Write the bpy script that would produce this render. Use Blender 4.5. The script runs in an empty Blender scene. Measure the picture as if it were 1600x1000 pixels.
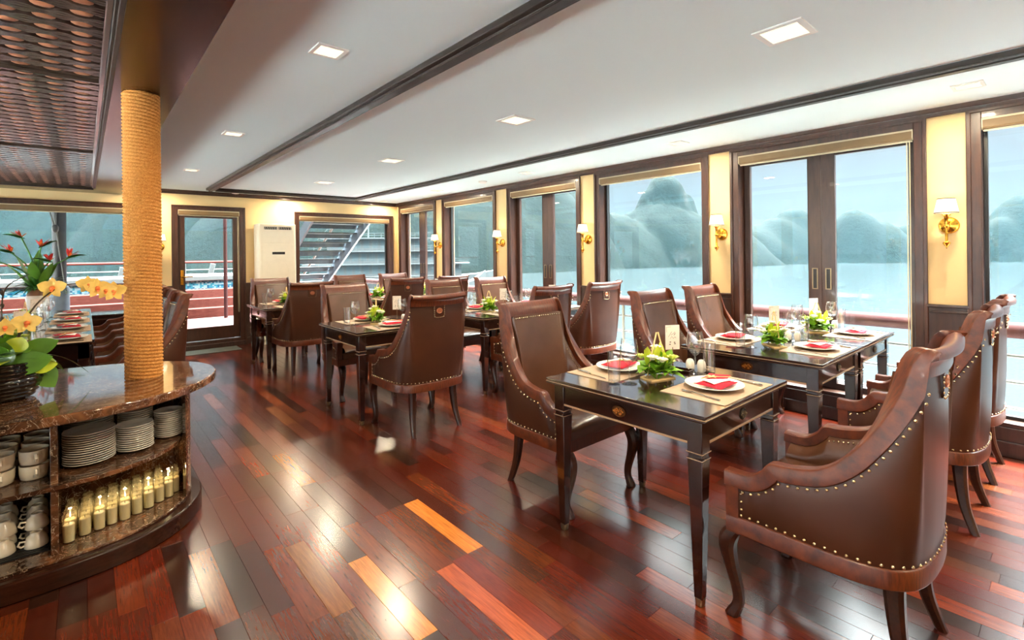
import bpy, bmesh, math, random
from mathutils import Vector, Matrix, noise
random.seed(7)
S = bpy.context.scene
COL = S.collection
PI = math.pi
R = math.radians
H = 1.38                                   # eye height above the dining room floor

# ------------------------------------------------------------------ camera, world, exposure
cam_d = bpy.data.cameras.new('camera'); cam = bpy.data.objects.new('camera', cam_d); COL.objects.link(cam)
cam_d.sensor_width = 36.0; cam_d.lens = 770 / 1600 * 36; cam_d.shift_y = -103 / 1600
cam_d.clip_start = 0.05; cam_d.clip_end = 3000
cam.matrix_world = Matrix.Translation((0, 0, H)) @ Matrix.Rotation(R(-41), 4, 'Z') @ Matrix.Rotation(R(90), 4, 'X') @ Matrix.Rotation(-0.012, 4, 'Z')
S.camera = cam
S.view_settings.view_transform = 'Standard'; S.view_settings.look = 'None'
S.view_settings.gamma = 1.0; S.view_settings.use_curve_mapping = False
S.view_settings.exposure = 1.78
S.cycles.max_bounces = 10; S.cycles.diffuse_bounces = 5; S.cycles.glossy_bounces = 4
S.cycles.transparent_max_bounces = 24; S.cycles.transmission_bounces = 6
S.cycles.volume_bounces = 0
S.cycles.sample_clamp_indirect = 6.0; S.cycles.blur_glossy = 0.4
S.cycles.caustics_reflective = False; S.cycles.caustics_refractive = False
S.cycles.use_denoising = True

SKY_HORIZON = (0.175, 0.195, 0.218); SKY_ZENITH = (54.0, 57.0, 57.0); SKY_BRIGHT = (.9, .95, 1.0)
W = bpy.data.worlds.new('overcast_sky'); S.world = W; W.use_nodes = True
wn, wl = W.node_tree.nodes, W.node_tree.links; wn.clear()
def wnode(t, **k):
    n = wn.new(t)
    for a, b in k.items(): setattr(n, a, b)
    return n
tc = wnode('ShaderNodeTexCoord'); sep = wnode('ShaderNodeSeparateXYZ'); wl.new(tc.outputs['Generated'], sep.inputs[0])
mr = wnode('ShaderNodeMapRange', interpolation_type='SMOOTHSTEP'); wl.new(sep.outputs['Z'], mr.inputs['Value'])
mr.inputs['From Min'].default_value = 0.45; mr.inputs['From Max'].default_value = 0.95
mx = wnode('ShaderNodeMix', data_type='RGBA'); wl.new(mr.outputs[0], mx.inputs[0])
mx.inputs[6].default_value = (*SKY_HORIZON, 1); mx.inputs[7].default_value = (*SKY_ZENITH, 1)
# the bright part of the overcast lies astern and to port (behind the viewer)
dt = wnode('ShaderNodeVectorMath', operation='DOT_PRODUCT'); wl.new(tc.outputs['Generated'], dt.inputs[0])
dt.inputs[1].default_value = Vector((-1.0, -0.05, 0.35)).normalized()
m2 = wnode('ShaderNodeMapRange', interpolation_type='SMOOTHSTEP'); wl.new(dt.outputs['Value'], m2.inputs['Value'])
m2.inputs['From Min'].default_value = 0.15; m2.inputs['From Max'].default_value = 1.0
mx2 = wnode('ShaderNodeMix', data_type='RGBA'); wl.new(m2.outputs[0], mx2.inputs[0])
wl.new(mx.outputs[2], mx2.inputs[6]); mx2.inputs[7].default_value = (*SKY_BRIGHT, 1)
nz = wnode('ShaderNodeTexNoise'); wl.new(tc.outputs['Generated'], nz.inputs['Vector']); nz.inputs['Scale'].default_value = 3.5; nz.inputs['Detail'].default_value = 5
m3 = wnode('ShaderNodeMapRange'); wl.new(nz.outputs['Fac'], m3.inputs['Value']); m3.inputs['From Min'].default_value = .35; m3.inputs['From Max'].default_value = .65
m3.inputs['To Min'].default_value = .95; m3.inputs['To Max'].default_value = 1.12
bg = wnode('ShaderNodeBackground'); wl.new(mx2.outputs[2], bg.inputs['Color']); wl.new(m3.outputs[0], bg.inputs['Strength'])
wo = wnode('ShaderNodeOutputWorld'); wl.new(bg.outputs[0], wo.inputs[0])
W.cycles.sampling_method = 'MANUAL'; W.cycles.sample_map_resolution = 512

DOWNLIGHT_W = 6.0; SCONCE_W = .6; FILL_SCONCE_W = 14.0

# ------------------------------------------------------------------ materials
def lin(c):
    return tuple((v/255/12.92 if v/255 <= .04045 else ((v/255+.055)/1.055)**2.4) for v in c) + (1,)
class NT:
    def __init__(s, name):
        s.m = bpy.data.materials.new(name); s.m.use_nodes = True
        s.t = s.m.node_tree; s.n = s.t.nodes; s.l = s.t.links; s.n.clear()
        s.out = s.n.new('ShaderNodeOutputMaterial')
    def node(s, t, ins=None, **k):
        n = s.n.new(t)
        for a, b in k.items(): setattr(n, a, b)
        for a, b in (ins or {}).items():
            if hasattr(b, 'is_output'): s.l.new(b, n.inputs[a])
            else: n.inputs[a].default_value = b
        return n
    def noise(s, scale, detail=4, vec=None, stretch=None, rough=.5):
        if vec is None: vec = s.node('ShaderNodeTexCoord').outputs['Object']
        if stretch: vec = s.node('ShaderNodeMapping', {'Vector': vec, 'Scale': stretch}).outputs[0]
        return s.node('ShaderNodeTexNoise', {'Vector': vec, 'Scale': scale, 'Detail': detail, 'Roughness': rough}).outputs['Fac']
    def ramp(s, fac, stops):
        r = s.node('ShaderNodeValToRGB', {'Fac': fac}); e = r.color_ramp.elements
        while len(e) < len(stops): e.new(.5)
        for i, (p, c) in enumerate(stops): e[i].position = p; e[i].color = c
        return r.outputs['Color']
    def bump(s, h, strength=.3, dist=.002):
        return s.node('ShaderNodeBump', {'Height': h, 'Strength': strength, 'Distance': dist}).outputs['Normal']
    def bsdf(s, color, rough=.5, metal=0, coat=0, coat_rough=.05, spec=.5, normal=None, sheen=0, emis=None, emis_s=0, sss=0):
        b = s.node('ShaderNodeBsdfPrincipled')
        for k, v in (('Base Color', color), ('Roughness', rough), ('Metallic', metal), ('Coat Weight', coat), ('Coat Roughness', coat_rough), ('Specular IOR Level', spec), ('Sheen Weight', sheen)):
            if hasattr(v, 'is_output'): s.l.new(v, b.inputs[k])
            else: b.inputs[k].default_value = v
        if normal is not None: s.l.new(normal, b.inputs['Normal'])
        if emis: b.inputs['Emission Color'].default_value = emis; b.inputs['Emission Strength'].default_value = emis_s
        s.l.new(b.outputs[0], s.out.inputs[0]); return s.m

def plain(name, c, rough=.5, metal=0, coat=0, var=.12, scale=14, spec=.5, bump=0):
    t = NT(name); a = lin(c); lo = tuple(v*(1-var) for v in a[:3]) + (1,); hi = tuple(min(1, v*(1+var)) for v in a[:3]) + (1,)
    f = t.noise(scale)
    return t.bsdf(t.ramp(f, [(.3, lo), (.7, hi)]), rough, metal, coat, spec=spec, normal=t.bump(f, bump) if bump else None)
def wood(name, dark, light, rough=.3, coat=.4, stretch=(3, 22, 22), scale=3.0, bump=.06, spec=.5):
    t = NT(name); f = t.noise(scale, 6, stretch=stretch, rough=.62)
    return t.bsdf(t.ramp(f, [(.32, lin(dark)), (.68, lin(light))]), rough, coat=coat, coat_rough=.08, normal=t.bump(f, bump), spec=spec)

M = {}
M['table_wood'] = wood('table_wood', (26, 10, 7), (42, 18, 12), .2, 1.0, scale=2)
M['table_inlay_and_glint'] = plain('table_inlay_and_glint', (168, 138, 110), .3)  # apron and collar inlay, also the painted bevel glints of the tabletop
M['chair_wood'] = wood('chair_wood', (62, 24, 8), (106, 47, 16), .36, .12, stretch=(60, 7, 7), scale=3)
M['chair_leg_wood'] = wood('chair_leg_wood', (34, 14, 7), (62, 28, 12), .32, .2, scale=4)
M['trim_wood'] = wood('trim_wood', (44, 23, 14), (70, 39, 25), .36, .15, stretch=(14, 14, 2))
M['trim_wood_y'] = wood('trim_wood_y', (44, 23, 14), (70, 39, 25), .36, .15, stretch=(14, 2, 14))
M['dark_trim'] = wood('dark_trim', (34, 26, 23), (48, 37, 32), .45, 0, stretch=(14, 2, 14), spec=.25)
M['wainscot_wood'] = wood('wainscot_wood', (46, 29, 23), (66, 43, 34), .35, .3, stretch=(14, 14, 2))
M['soffit_wood'] = wood('soffit_wood', (40, 19, 11), (56, 28, 17), .2, 0, stretch=(3, 20, 20), spec=.22)
t = NT('brown_leather'); f = t.noise(380, 2); g = t.noise(3, 3)
M['leather'] = t.bsdf(t.ramp(g, [(.3, lin((56, 29, 16))), (.7, lin((74, 40, 24)))]), .33, normal=t.bump(f, .12, .0008), spec=.45)
t = NT('seat_leather'); f = t.noise(380, 2); g = t.noise(3, 3)
M['seat_leather'] = t.bsdf(t.ramp(g, [(.3, lin((76, 46, 28))), (.7, lin((94, 60, 41)))]), .27, normal=t.bump(f, .12, .0008), spec=.6)
M['nail'] = plain('nail_brass', (205, 180, 140), .22, 1.0)
M['copper'] = plain('copper_medallion', (196, 128, 96), .3, .85, scale=120, bump=.3)
M['brass'] = plain('polished_brass', (214, 160, 62), .18, 1.0)
M['emblem_ground'] = plain('emblem_ground', (92, 50, 18), .4, .8)
M['old_brass_ground'] = plain('old_brass_ground', (52, 44, 34), .4, .8)
M['emblem'] = plain('emblem_brass', (226, 150, 70), .3, .9, scale=90, bump=.3)
M['old_brass'] = plain('old_brass', (150, 132, 104), .3, .9)
M['steel'] = plain('cutlery_steel', (200, 198, 192), .2, 1.0)
M['china'] = plain('white_china', (240, 236, 226), .18, coat=.4, var=.02)
M['cup_china'] = plain('cream_china', (232, 220, 198), .22, coat=.4, var=.03)
M['napkin_red'] = plain('red_napkin', (190, 16, 44), .85, var=.1, scale=60)
M['napkin_white'] = plain('white_napkin', (242, 238, 236), .8, var=.03)
M['straw'] = plain('straw_raffia', (222, 190, 130), .7)
t = NT('placemat_weave'); v = t.node('ShaderNodeTexCoord').outputs['Object']
wv = t.node('ShaderNodeTexWave', {'Vector': v, 'Scale': 60.0, 'Distortion': .6}).outputs['Fac']
M['placemat'] = t.bsdf(t.ramp(wv, [(.2, lin((150, 126, 104))), (.8, lin((190, 166, 142)))]), .7, normal=t.bump(wv, .3, .001))
M['leaf'] = plain('table_leaf', (112, 160, 34), .45, var=.35, scale=22)
M['leaf_dark'] = plain('broad_leaf', (88, 132, 40), .35, coat=.2, var=.3, scale=9)
M['leaf_yellow'] = plain('lime_leaf', (190, 206, 50), .4, var=.15)
M['leaf_spike'] = plain('spike_leaf', (58, 110, 42), .4, var=.3)
M['petal_white'] = plain('white_petal', (246, 242, 226), .6, var=.05)
M['petal_lime'] = plain('lime_petal', (214, 222, 120), .6, var=.1)
M['petal_yellow'] = plain('yellow_petal', (238, 196, 96), .5, var=.12, scale=30)
M['petal_orange'] = plain('orange_petal', (240, 120, 50), .5, var=.2, scale=30)
M['petal_red'] = plain('heliconia_red', (206, 44, 40), .45, var=.2, scale=20)
M['twig'] = plain('dark_twig', (66, 52, 36), .7)
M['stem'] = plain('green_stem', (110, 120, 60), .5)
M['bowl_black'] = plain('black_lacquer', (26, 20, 16), .12, coat=.8)
M['pebbles'] = plain('pale_pebbles', (190, 176, 150), .7, var=.4, scale=60, bump=.8)
M['vase_white'] = plain('vase_glaze', (226, 214, 202), .3, var=.1)
M['vase_brown'] = plain('vase_brown_neck', (128, 84, 56), .4)
M['card'] = plain('menu_card', (232, 218, 206), .7, var=.03)
M['card_ink'] = plain('menu_ink', (88, 74, 66), .8)
M['black_plastic'] = plain('black_plastic', (28, 28, 28), .4)
M['cream_wax'] = plain('cream_wax', (244, 226, 168), .5, var=.04)
t = NT('cream_wall'); f = t.noise(60, 3)
M['wall'] = t.bsdf(lin((224, 194, 143)), .8, normal=t.bump(f, .05))
t = NT('white_ceiling'); f = t.noise(90, 3)
M['ceiling'] = t.bsdf(lin((224, 242, 247)), .8, normal=t.bump(f, .03))
M['white_metal'] = plain('white_painted_metal', (232, 232, 228), .35, var=.02)
M['ac_cream'] = plain('ac_cream', (236, 226, 206), .4, var=.02)
M['blind'] = plain('beige_blind', (112, 88, 56), .6, var=.05)
M['blind_light'] = plain('pale_blind_rail', (190, 176, 146), .5, var=.03)
M['mat_grey'] = plain('grey_mat', (92, 96, 92), .95, var=.1, scale=200, bump=.4, spec=.1)
M['lattice'] = wood('lattice_wood', (52, 42, 37), (76, 62, 54), .26, .3)
M['lattice_back'] = plain('lattice_back', (12, 11, 11), .7)
M['boss'] = wood('boss_wood', (150, 96, 66), (182, 120, 86), .5, .1, scale=8)
M['steel_stair'] = plain('grey_painted_steel', (78, 88, 98), .5)
M['stair_wood'] = wood('stair_wood', (54, 37, 25), (72, 52, 36), .5, .1)
M['tread'] = plain('tread_slats', (56, 63, 68), .5, var=.1)
M['deck_wood'] = wood('deck_wood', (74, 48, 46), (96, 66, 64), .85, 0, stretch=(20, 3, 20), spec=.05)
M['deck_step'] = wood('deck_step_wood', (56, 26, 22), (76, 40, 34), .85, 0, stretch=(3, 20, 20), spec=.05)
M['rail_wood'] = wood('rail_wood', (34, 14, 14), (52, 24, 22), .8, 0, stretch=(20, 2, 20), spec=.12)
M['rail_red'] = wood('rail_red', (60, 22, 18), (80, 32, 28), .8, 0, stretch=(2, 20, 20), spec=.12)
M['mast_paint'] = plain('mast_paint', (30, 34, 40), .5)
M['outside_white'] = plain('darkened_white_paint', (59, 61, 61), .35, var=.02)  # white darkened evenly to offset the very bright zenith
M['boat_white'] = plain('boat_white', (61, 65, 66), .5, var=.04)
M['boat_glass'] = plain('boat_window', (54, 68, 72), .4)
t = NT('teal_mosaic'); v = t.node('ShaderNodeTexCoord').outputs['Object']
sc = t.node('ShaderNodeVectorMath', {0: v, 1: (26, 26, 26)}, operation='MULTIPLY').outputs[0]
fl = t.node('ShaderNodeVectorMath', {0: sc}, operation='FLOOR').outputs[0]
wnz = t.node('ShaderNodeTexWhiteNoise', {'Vector': fl}).outputs['Value']
r_ = t.node('ShaderNodeValToRGB', {'Fac': wnz}); r_.color_ramp.interpolation = 'CONSTANT'
e = r_.color_ramp.elements; e[0].color = lin((74, 88, 92)); e[1].position = .45; e[1].color = lin((22, 66, 78)); q = e.new(.75); q.color = lin((8, 42, 60))
M['mosaic'] = t.bsdf(r_.outputs[0], .2)
# marble: brown emperador with pale veins
t = NT('brown_marble'); v = t.node('ShaderNodeTexCoord').outputs['Object']
n1 = t.node('ShaderNodeTexNoise', {'Vector': v, 'Scale': 7.0, 'Detail': 6.0, 'Distortion': 1.6}).outputs['Fac']
base = t.ramp(n1, [(.3, lin((44, 27, 18))), (.52, lin((92, 58, 36))), (.72, lin((140, 92, 58)))])
vo = t.node('ShaderNodeTexNoise', {'Vector': v, 'Scale': 11.0, 'Detail': 8.0, 'Distortion': 3.0}).outputs['Fac']
ab = t.node('ShaderNodeMath', {0: vo, 1: .5}, operation='SUBTRACT').outputs[0]; ab = t.node('ShaderNodeMath', {0: ab}, operation='ABSOLUTE').outputs[0]
vm = t.node('ShaderNodeMapRange', {'Value': ab, 'From Min': .0, 'From Max': .012, 'To Min': .75, 'To Max': 0.0}).outputs[0]
mixm = t.node('ShaderNodeMix', {0: vm}, data_type='RGBA'); t.l.new(base, mixm.inputs[6]); mixm.inputs[7].default_value = lin((214, 190, 160))
M['marble'] = t.bsdf(mixm.outputs[2], .08, coat=.5, coat_rough=.03)
# rope
t = NT('jute_rope'); f = t.noise(160, 4); M['rope'] = t.bsdf(t.ramp(f, [(.3, lin((168, 106, 48))), (.7, lin((214, 154, 84)))]), .85, normal=t.bump(f, .3, .001), spec=.15)
# floor boards: each board carries its own colour
t = NT('floor_boards'); at = t.node('ShaderNodeAttribute', attribute_name='board'); v = t.node('ShaderNodeTexCoord').outputs['Object']
off = t.node('ShaderNodeVectorMath', {0: at.outputs['Color'], 1: (37, 91, 53)}, operation='MULTIPLY').outputs[0]
vv = t.node('ShaderNodeVectorMath', {0: v, 1: off}, operation='ADD').outputs[0]
gr = t.noise(5, 7, vec=vv, stretch=(26, 1.6, 10), rough=.65)
gm = t.node('ShaderNodeMapRange', {'Value': gr, 'From Min': .3, 'From Max': .7, 'To Min': .62, 'To Max': 1.4}).outputs[0]
cm = t.node('ShaderNodeVectorMath', {0: at.outputs['Color'], 1: gm}, operation='MULTIPLY').outputs[0]
big = t.noise(1.2, 2, vec=v)
rr = t.node('ShaderNodeMapRange', {'Value': big, 'To Min': .17, 'To Max': .27}).outputs[0]
M['floor'] = t.bsdf(cm, rr, coat=.25, coat_rough=.2, normal=t.bump(gr, .012, .001), spec=.5)
M['floor_gap'] = plain('floor_gap', (20, 10, 8), .6)
# clear glass: thin panes and thin-walled glassware, reflecting by Fresnel
def thin_glass(name, tint, f0=.04, edge=0.0, rough=0.0):
    t = NT(name); lw = t.node('ShaderNodeLayerWeight', {'Blend': .5}).outputs['Facing']
    p5 = t.node('ShaderNodeMath', {0: lw, 1: 5.0}, operation='POWER').outputs[0]
    fr = t.node('ShaderNodeMath', {0: p5, 1: 1-f0, 2: f0}, operation='MULTIPLY_ADD').outputs[0]
    tr = t.node('ShaderNodeBsdfTransparent', {'Color': tint}); gl = t.node('ShaderNodeBsdfGlossy', {'Color': (1, 1, 1, 1), 'Roughness': rough})
    if edge:
        pw = t.node('ShaderNodeMath', {0: lw, 1: 3.6}, operation='POWER').outputs[0]
        mc = t.node('ShaderNodeMix', {0: pw}, data_type='RGBA'); mc.inputs[6].default_value = tint; mc.inputs[7].default_value = (edge, edge, edge, 1)
        t.l.new(mc.outputs[2], tr.inputs['Color'])
    ms = t.node('ShaderNodeMixShader', {0: fr}); t.l.new(tr.outputs[0], ms.inputs[1]); t.l.new(gl.outputs[0], ms.inputs[2])
    t.l.new(ms.outputs[0], t.out.inputs[0]); return t.m
M['pane'] = thin_glass('window_glass', (.97, 1, 1, 1), .012)
M['drink_glass'] = thin_glass('drinking_glass', (.985, .99, .99, 1), .09, .45)
def emit(name, c, s):
    t = NT(name); e = t.node('ShaderNodeEmission', {'Color': (*c, 1), 'Strength': s}); t.l.new(e.outputs[0], t.out.inputs[0]); return t.m
M['lamp_panel'] = emit('lamp_diffuser', (1.0, .82, .48), .6)
M['flame'] = emit('candle_flame', (1.0, .72, .35), 3.0)
t = NT('lamp_shade'); em = t.node('ShaderNodeEmission', {'Color': (1, .88, .66, 1), 'Strength': .34}); df = t.node('ShaderNodeBsdfDiffuse', {'Color': (.9, .86, .76, 1)})
ad = t.node('ShaderNodeAddShader'); t.l.new(em.outputs[0], ad.inputs[0]); t.l.new(df.outputs[0], ad.inputs[1]); t.l.new(ad.outputs[0], t.out.inputs[0]); M['shade'] = t.m
# sea
t = NT('bay_water'); v = t.node('ShaderNodeTexCoord').outputs['Object']
w1 = t.noise(.5, 5, vec=v, stretch=(1, .6, 1)); w2 = t.noise(3.0, 3, vec=v)
hh = t.node('ShaderNodeMath', {0: w1, 1: w2}, operation='ADD').outputs[0]
M['water'] = t.bsdf(lin((31, 37, 39)), .10, normal=t.bump(hh, .12, .2), spec=.6)
# forested limestone
t = NT('forest_limestone'); v = t.node('ShaderNodeTexCoord').outputs['Object']
f1 = t.noise(.45, 8, vec=v, rough=.7); f2 = t.noise(.14, 5, vec=v, stretch=(1, 1, .35))
green = t.ramp(f1, [(.35, lin((1, 6, 5))), (.65, lin((4, 12, 9)))])
rock = t.ramp(f1, [(.35, lin((14, 16, 16))), (.65, lin((50, 52, 50)))])
ge = t.node('ShaderNodeNewGeometry'); sx = t.node('ShaderNodeSeparateXYZ', {0: ge.outputs['Normal']})
st = t.node('ShaderNodeMapRange', {'Value': sx.outputs['Z'], 'From Min': .45, 'From Max': .28}).outputs[0]
rk = t.node('ShaderNodeMapRange', {'Value': f2, 'From Min': .48, 'From Max': .56}).outputs[0]
mk = t.node('ShaderNodeMath', {0: st, 1: rk}, operation='MULTIPLY').outputs[0]
mg = t.node('ShaderNodeMix', {0: mk}, data_type='RGBA'); t.l.new(green, mg.inputs[6]); t.l.new(rock, mg.inputs[7])
M['forest'] = t.bsdf(mg.outputs[2], .9, normal=t.bump(f1, .6, .8), spec=.05)

# ------------------------------------------------------------------ mesh builder
def crom(P, n):
    """Catmull-Rom through points of any dimension; n samples per span."""
    P = [tuple(p) for p in P]; out = []
    for i in range(len(P)-1):
        p0 = P[max(i-1, 0)]; p1 = P[i]; p2 = P[i+1]; p3 = P[min(i+2, len(P)-1)]
        for k in range(n):
            s = k/n
            out.append(tuple(.5*((2*b)+(-a+c)*s+(2*a-5*b+4*c-d)*s*s+(-a+3*b-3*c+d)*s**3) for a, b, c, d in zip(p0, p1, p2, p3)))
    out.append(P[-1]); return out
class MB:
    def __init__(s): s.v = []; s.f = []; s.mi = []; s.cur = 0; s.sm = []
    def _add(s, vs, fs, smooth=False):
        o = len(s.v); s.v += [tuple(p) for p in vs]; s.f += [tuple(i+o for i in f) for f in fs]; s.mi += [s.cur]*len(fs); s.sm += [smooth]*len(fs)
    def box(s, x0, x1, y0, y1, z0, z1):
        s._add([(x0,y0,z0),(x1,y0,z0),(x1,y1,z0),(x0,y1,z0),(x0,y0,z1),(x1,y0,z1),(x1,y1,z1),(x0,y1,z1)],
               [(0,3,2,1),(4,5,6,7),(0,1,5,4),(1,2,6,5),(2,3,7,6),(3,0,4,7)]); return s
    def obox(s, c, ax, ay, az):
        """box from a centre and three half-axis vectors"""
        c, ax, ay, az = map(Vector, (c, ax, ay, az))
        vs = [c+sx*ax+sy*ay+sz*az for sz in (-1,1) for (sx,sy) in ((-1,-1),(1,-1),(1,1),(-1,1))]
        s._add(vs, [(0,3,2,1),(4,5,6,7),(0,1,5,4),(1,2,6,5),(2,3,7,6),(3,0,4,7)]); return s
    def prism(s, poly, z0, z1):
        n = len(poly)
        s._add([(x,y,z0) for x,y in poly]+[(x,y,z1) for x,y in poly], [tuple(range(n-1,-1,-1)), tuple(range(n,2*n))]+[(i,(i+1)%n,n+(i+1)%n,n+i) for i in range(n)]); return s
    def rings(s, rings, cap=True, smooth=True, closed=True):
        n = len(rings[0]); vs = [p for r in rings for p in r]; fs = []
        for i in range(len(rings)-1):
            for k in range(n if closed else n-1):
                a, b = i*n+k, i*n+(k+1)%n; fs.append((a, b, b+n, a+n))
        s._add(vs, fs, smooth)
        if cap and closed:
            s._add(rings[0], [tuple(range(n-1,-1,-1))]); s._add(rings[-1], [tuple(range(n))])
        return s
    def lathe(s, prof, c=(0,0,0), seg=24, axis='z', cap=True):
        rings = []
        for r, z in prof:
            ring = []
            for k in range(seg):
                a = 2*PI*k/seg; x, y = r*math.cos(a), r*math.sin(a)
                p = (x,y,z) if axis == 'z' else ((z,x,y) if axis == 'x' else (y,z,x))
                ring.append((c[0]+p[0], c[1]+p[1], c[2]+p[2]))
            rings.append(ring)
        return s.rings(rings, cap)
    def tube(s, pts, rad, seg=8, cap=True):
        pts = [Vector(p) for p in pts]; n = len(pts); rr = rad if isinstance(rad, (list, tuple)) else [rad]*n
        rings = []; up = None
        for i in range(n):
            t = (pts[min(i+1,n-1)]-pts[max(i-1,0)]).normalized()
            if up is None:
                up = Vector((0,0,1)) if abs(t.z) < .9 else Vector((1,0,0))
            a = t.cross(up)
            if a.length < 1e-4: a = t.orthogonal()
            a.normalize(); b = t.cross(a).normalized(); up = -b if False else a.cross(t).normalized()
            rings.append([pts[i]+rr[i]*(math.cos(2*PI*k/seg)*a+math.sin(2*PI*k/seg)*b) for k in range(seg)])
        return s.rings(rings, cap)
    def sq(s, keys, n=5):
        """leg: keys (x,y,z,size) with a rounded square section"""
        rings = []
        for x, y, z, w in crom(keys, n):
            h = w/2; c = h*.55
            rings.append([(x+a, y+b, z) for a, b in ((h,-c),(h,c),(c,h),(-c,h),(-h,c),(-h,-c),(-c,-h),(c,-h))])
        return s.rings(rings)
    def grid(s, P, smooth=True, flip=False):
        nr, nc = len(P), len(P[0]); fs = []
        for i in range(nr-1):
            for j in range(nc-1):
                a = i*nc+j; q = (a, a+1, a+nc+1, a+nc); fs.append(q[::-1] if flip else q)
        s._add([p for r in P for p in r], fs, smooth); return s
    def dome(s, c, n, r, seg=7):
        c, n = Vector(c), Vector(n).normalized(); a = n.orthogonal().normalized(); b = n.cross(a)
        vs = []
        for rr, hh in ((1,0),(.8,.5),(.4,.85)):
            vs += [c+r*(rr*(math.cos(2*PI*k/seg)*a+math.sin(2*PI*k/seg)*b)+hh*n*.8) for k in range(seg)]
        vs.append(c+n*r*.8*.98)
        fs = [(i*seg+k, i*seg+(k+1)%seg, (i+1)*seg+(k+1)%seg, (i+1)*seg+k) for i in range(2) for k in range(seg)]+[(2*seg+k, 2*seg+(k+1)%seg, 3*seg) for k in range(seg)]
        s._add(vs, fs, True); return s
    def ball(s, c, rx, ry=None, rz=None, seg=12, rng=8):
        ry = ry or rx; rz = rz or rx
        rings = [[(c[0]+rx*max(.001,math.sin(PI*i/rng))*math.cos(2*PI*k/seg), c[1]+ry*max(.001,math.sin(PI*i/rng))*math.sin(2*PI*k/seg), c[2]-rz*math.cos(PI*i/rng)) for k in range(seg)] for i in range(rng+1)]
        return s.rings(rings, True)
    def leaf(s, base, direction, length, width, droop=.3, fold=.25, n=5, up=(0,0,1)):
        base = Vector(base); d = Vector(direction).normalized(); u = Vector(up)
        side = d.cross(u)
        if side.length < 1e-3: side = d.orthogonal()
        side.normalize(); nn = side.cross(d).normalized(); rows = []
        for i in range(n+1):
            q = i/n; c = base+d*(length*q)-Vector((0,0,1))*(droop*length*q*q); w = width*.5*math.sin(PI*min(1, .06+q*.94))**.8
            if i == n: w = .0004
            rows.append([c-side*w+nn*w*fold, c, c+side*w+nn*w*fold])
        s.grid(rows); return s
    def build(s, name, mat, parent=None, bevel=0, solid=0, angle=40):
        me = bpy.data.meshes.new(name); me.from_pydata(s.v, [], s.f)
        mats = mat if isinstance(mat, (list, tuple)) else [mat]
        for m in mats: me.materials.append(M[m] if isinstance(m, str) else m)
        me.polygons.foreach_set('material_index', s.mi); me.polygons.foreach_set('use_smooth', s.sm)
        bm = bmesh.new(); bm.from_mesh(me); bmesh.ops.remove_doubles(bm, verts=bm.verts, dist=1e-5); bmesh.ops.recalc_face_normals(bm, faces=bm.faces); bm.to_mesh(me); bm.free()
        try: me.set_sharp_from_angle(angle=R(angle))
        except Exception: pass
        o = bpy.data.objects.new(name, me); COL.objects.link(o)
        if parent is not None: o.parent = parent
        if solid:
            md = o.modifiers.new('thickness', 'SOLIDIFY'); md.thickness = solid
        if bevel:
            md = o.modifiers.new('bevel', 'BEVEL'); md.width = bevel; md.segments = 2; md.limit_method = 'ANGLE'; md.angle_limit = R(50)
        return o
def box(x0, x1, y0, y1, z0, z1): return MB().box(x0, x1, y0, y1, z0, z1)

KIDS = {}
def kids(o):
    return [c for c in bpy.data.objects if c.parent == o]
def tag(o, label, cat=None, group=None, kind=None):
    o['label'] = label
    if cat: o['category'] = cat
    if group: o['group'] = group
    if kind: o['kind'] = kind
    return o
def thing(name, loc=(0,0,0), rz=0, label=None, cat=None, group=None):
    o = bpy.data.objects.new(name, None); COL.objects.link(o); o.location = loc; o.rotation_euler = (0,0,rz); o.empty_display_size = .1
    if label: tag(o, label, cat, group)
    return o
def copy_tree(o, parent=None, children=None):
    c = o.copy(); COL.objects.link(c)
    if parent is not None: c.parent = parent
    for ch in (kids(o) if children is None else children): copy_tree(ch, c)
    return c
class Proto:
    """first placing moves the built thing itself, later ones copy it with its parts"""
    def __init__(s, o): s.o = o; s.used = False; s.ch = kids(o); s.sub = {c: kids(c) for c in s.ch}
    def put(s, loc, rz=0, label=None, cat=None, group=None):
        if not s.used: o = s.o; s.used = True
        else:
            o = s.o.copy(); COL.objects.link(o)
            for c in s.ch:
                d = c.copy(); COL.objects.link(d); d.parent = o
                for g in s.sub[c]:
                    h = g.copy(); COL.objects.link(h); h.parent = d
        o.location = loc; o.rotation_euler = (0, 0, rz)
        if label: tag(o, label, cat, group)
        return o
def struct(o, label, cat):
    return tag(o, label, cat, kind='structure')

# ------------------------------------------------------------------ room shell
XR, XL, YB, YF, ZC, ZS = 4.62, -4.9, 8.70, -4.0, 2.385, 2.27
NTH = ['first', 'second', 'third', 'fourth', 'fifth', 'sixth', 'seventh', 'eighth', 'ninth', 'tenth', 'eleventh', 'twelfth', 'thirteenth', 'fourteenth', 'fifteenth', 'sixteenth']
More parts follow.
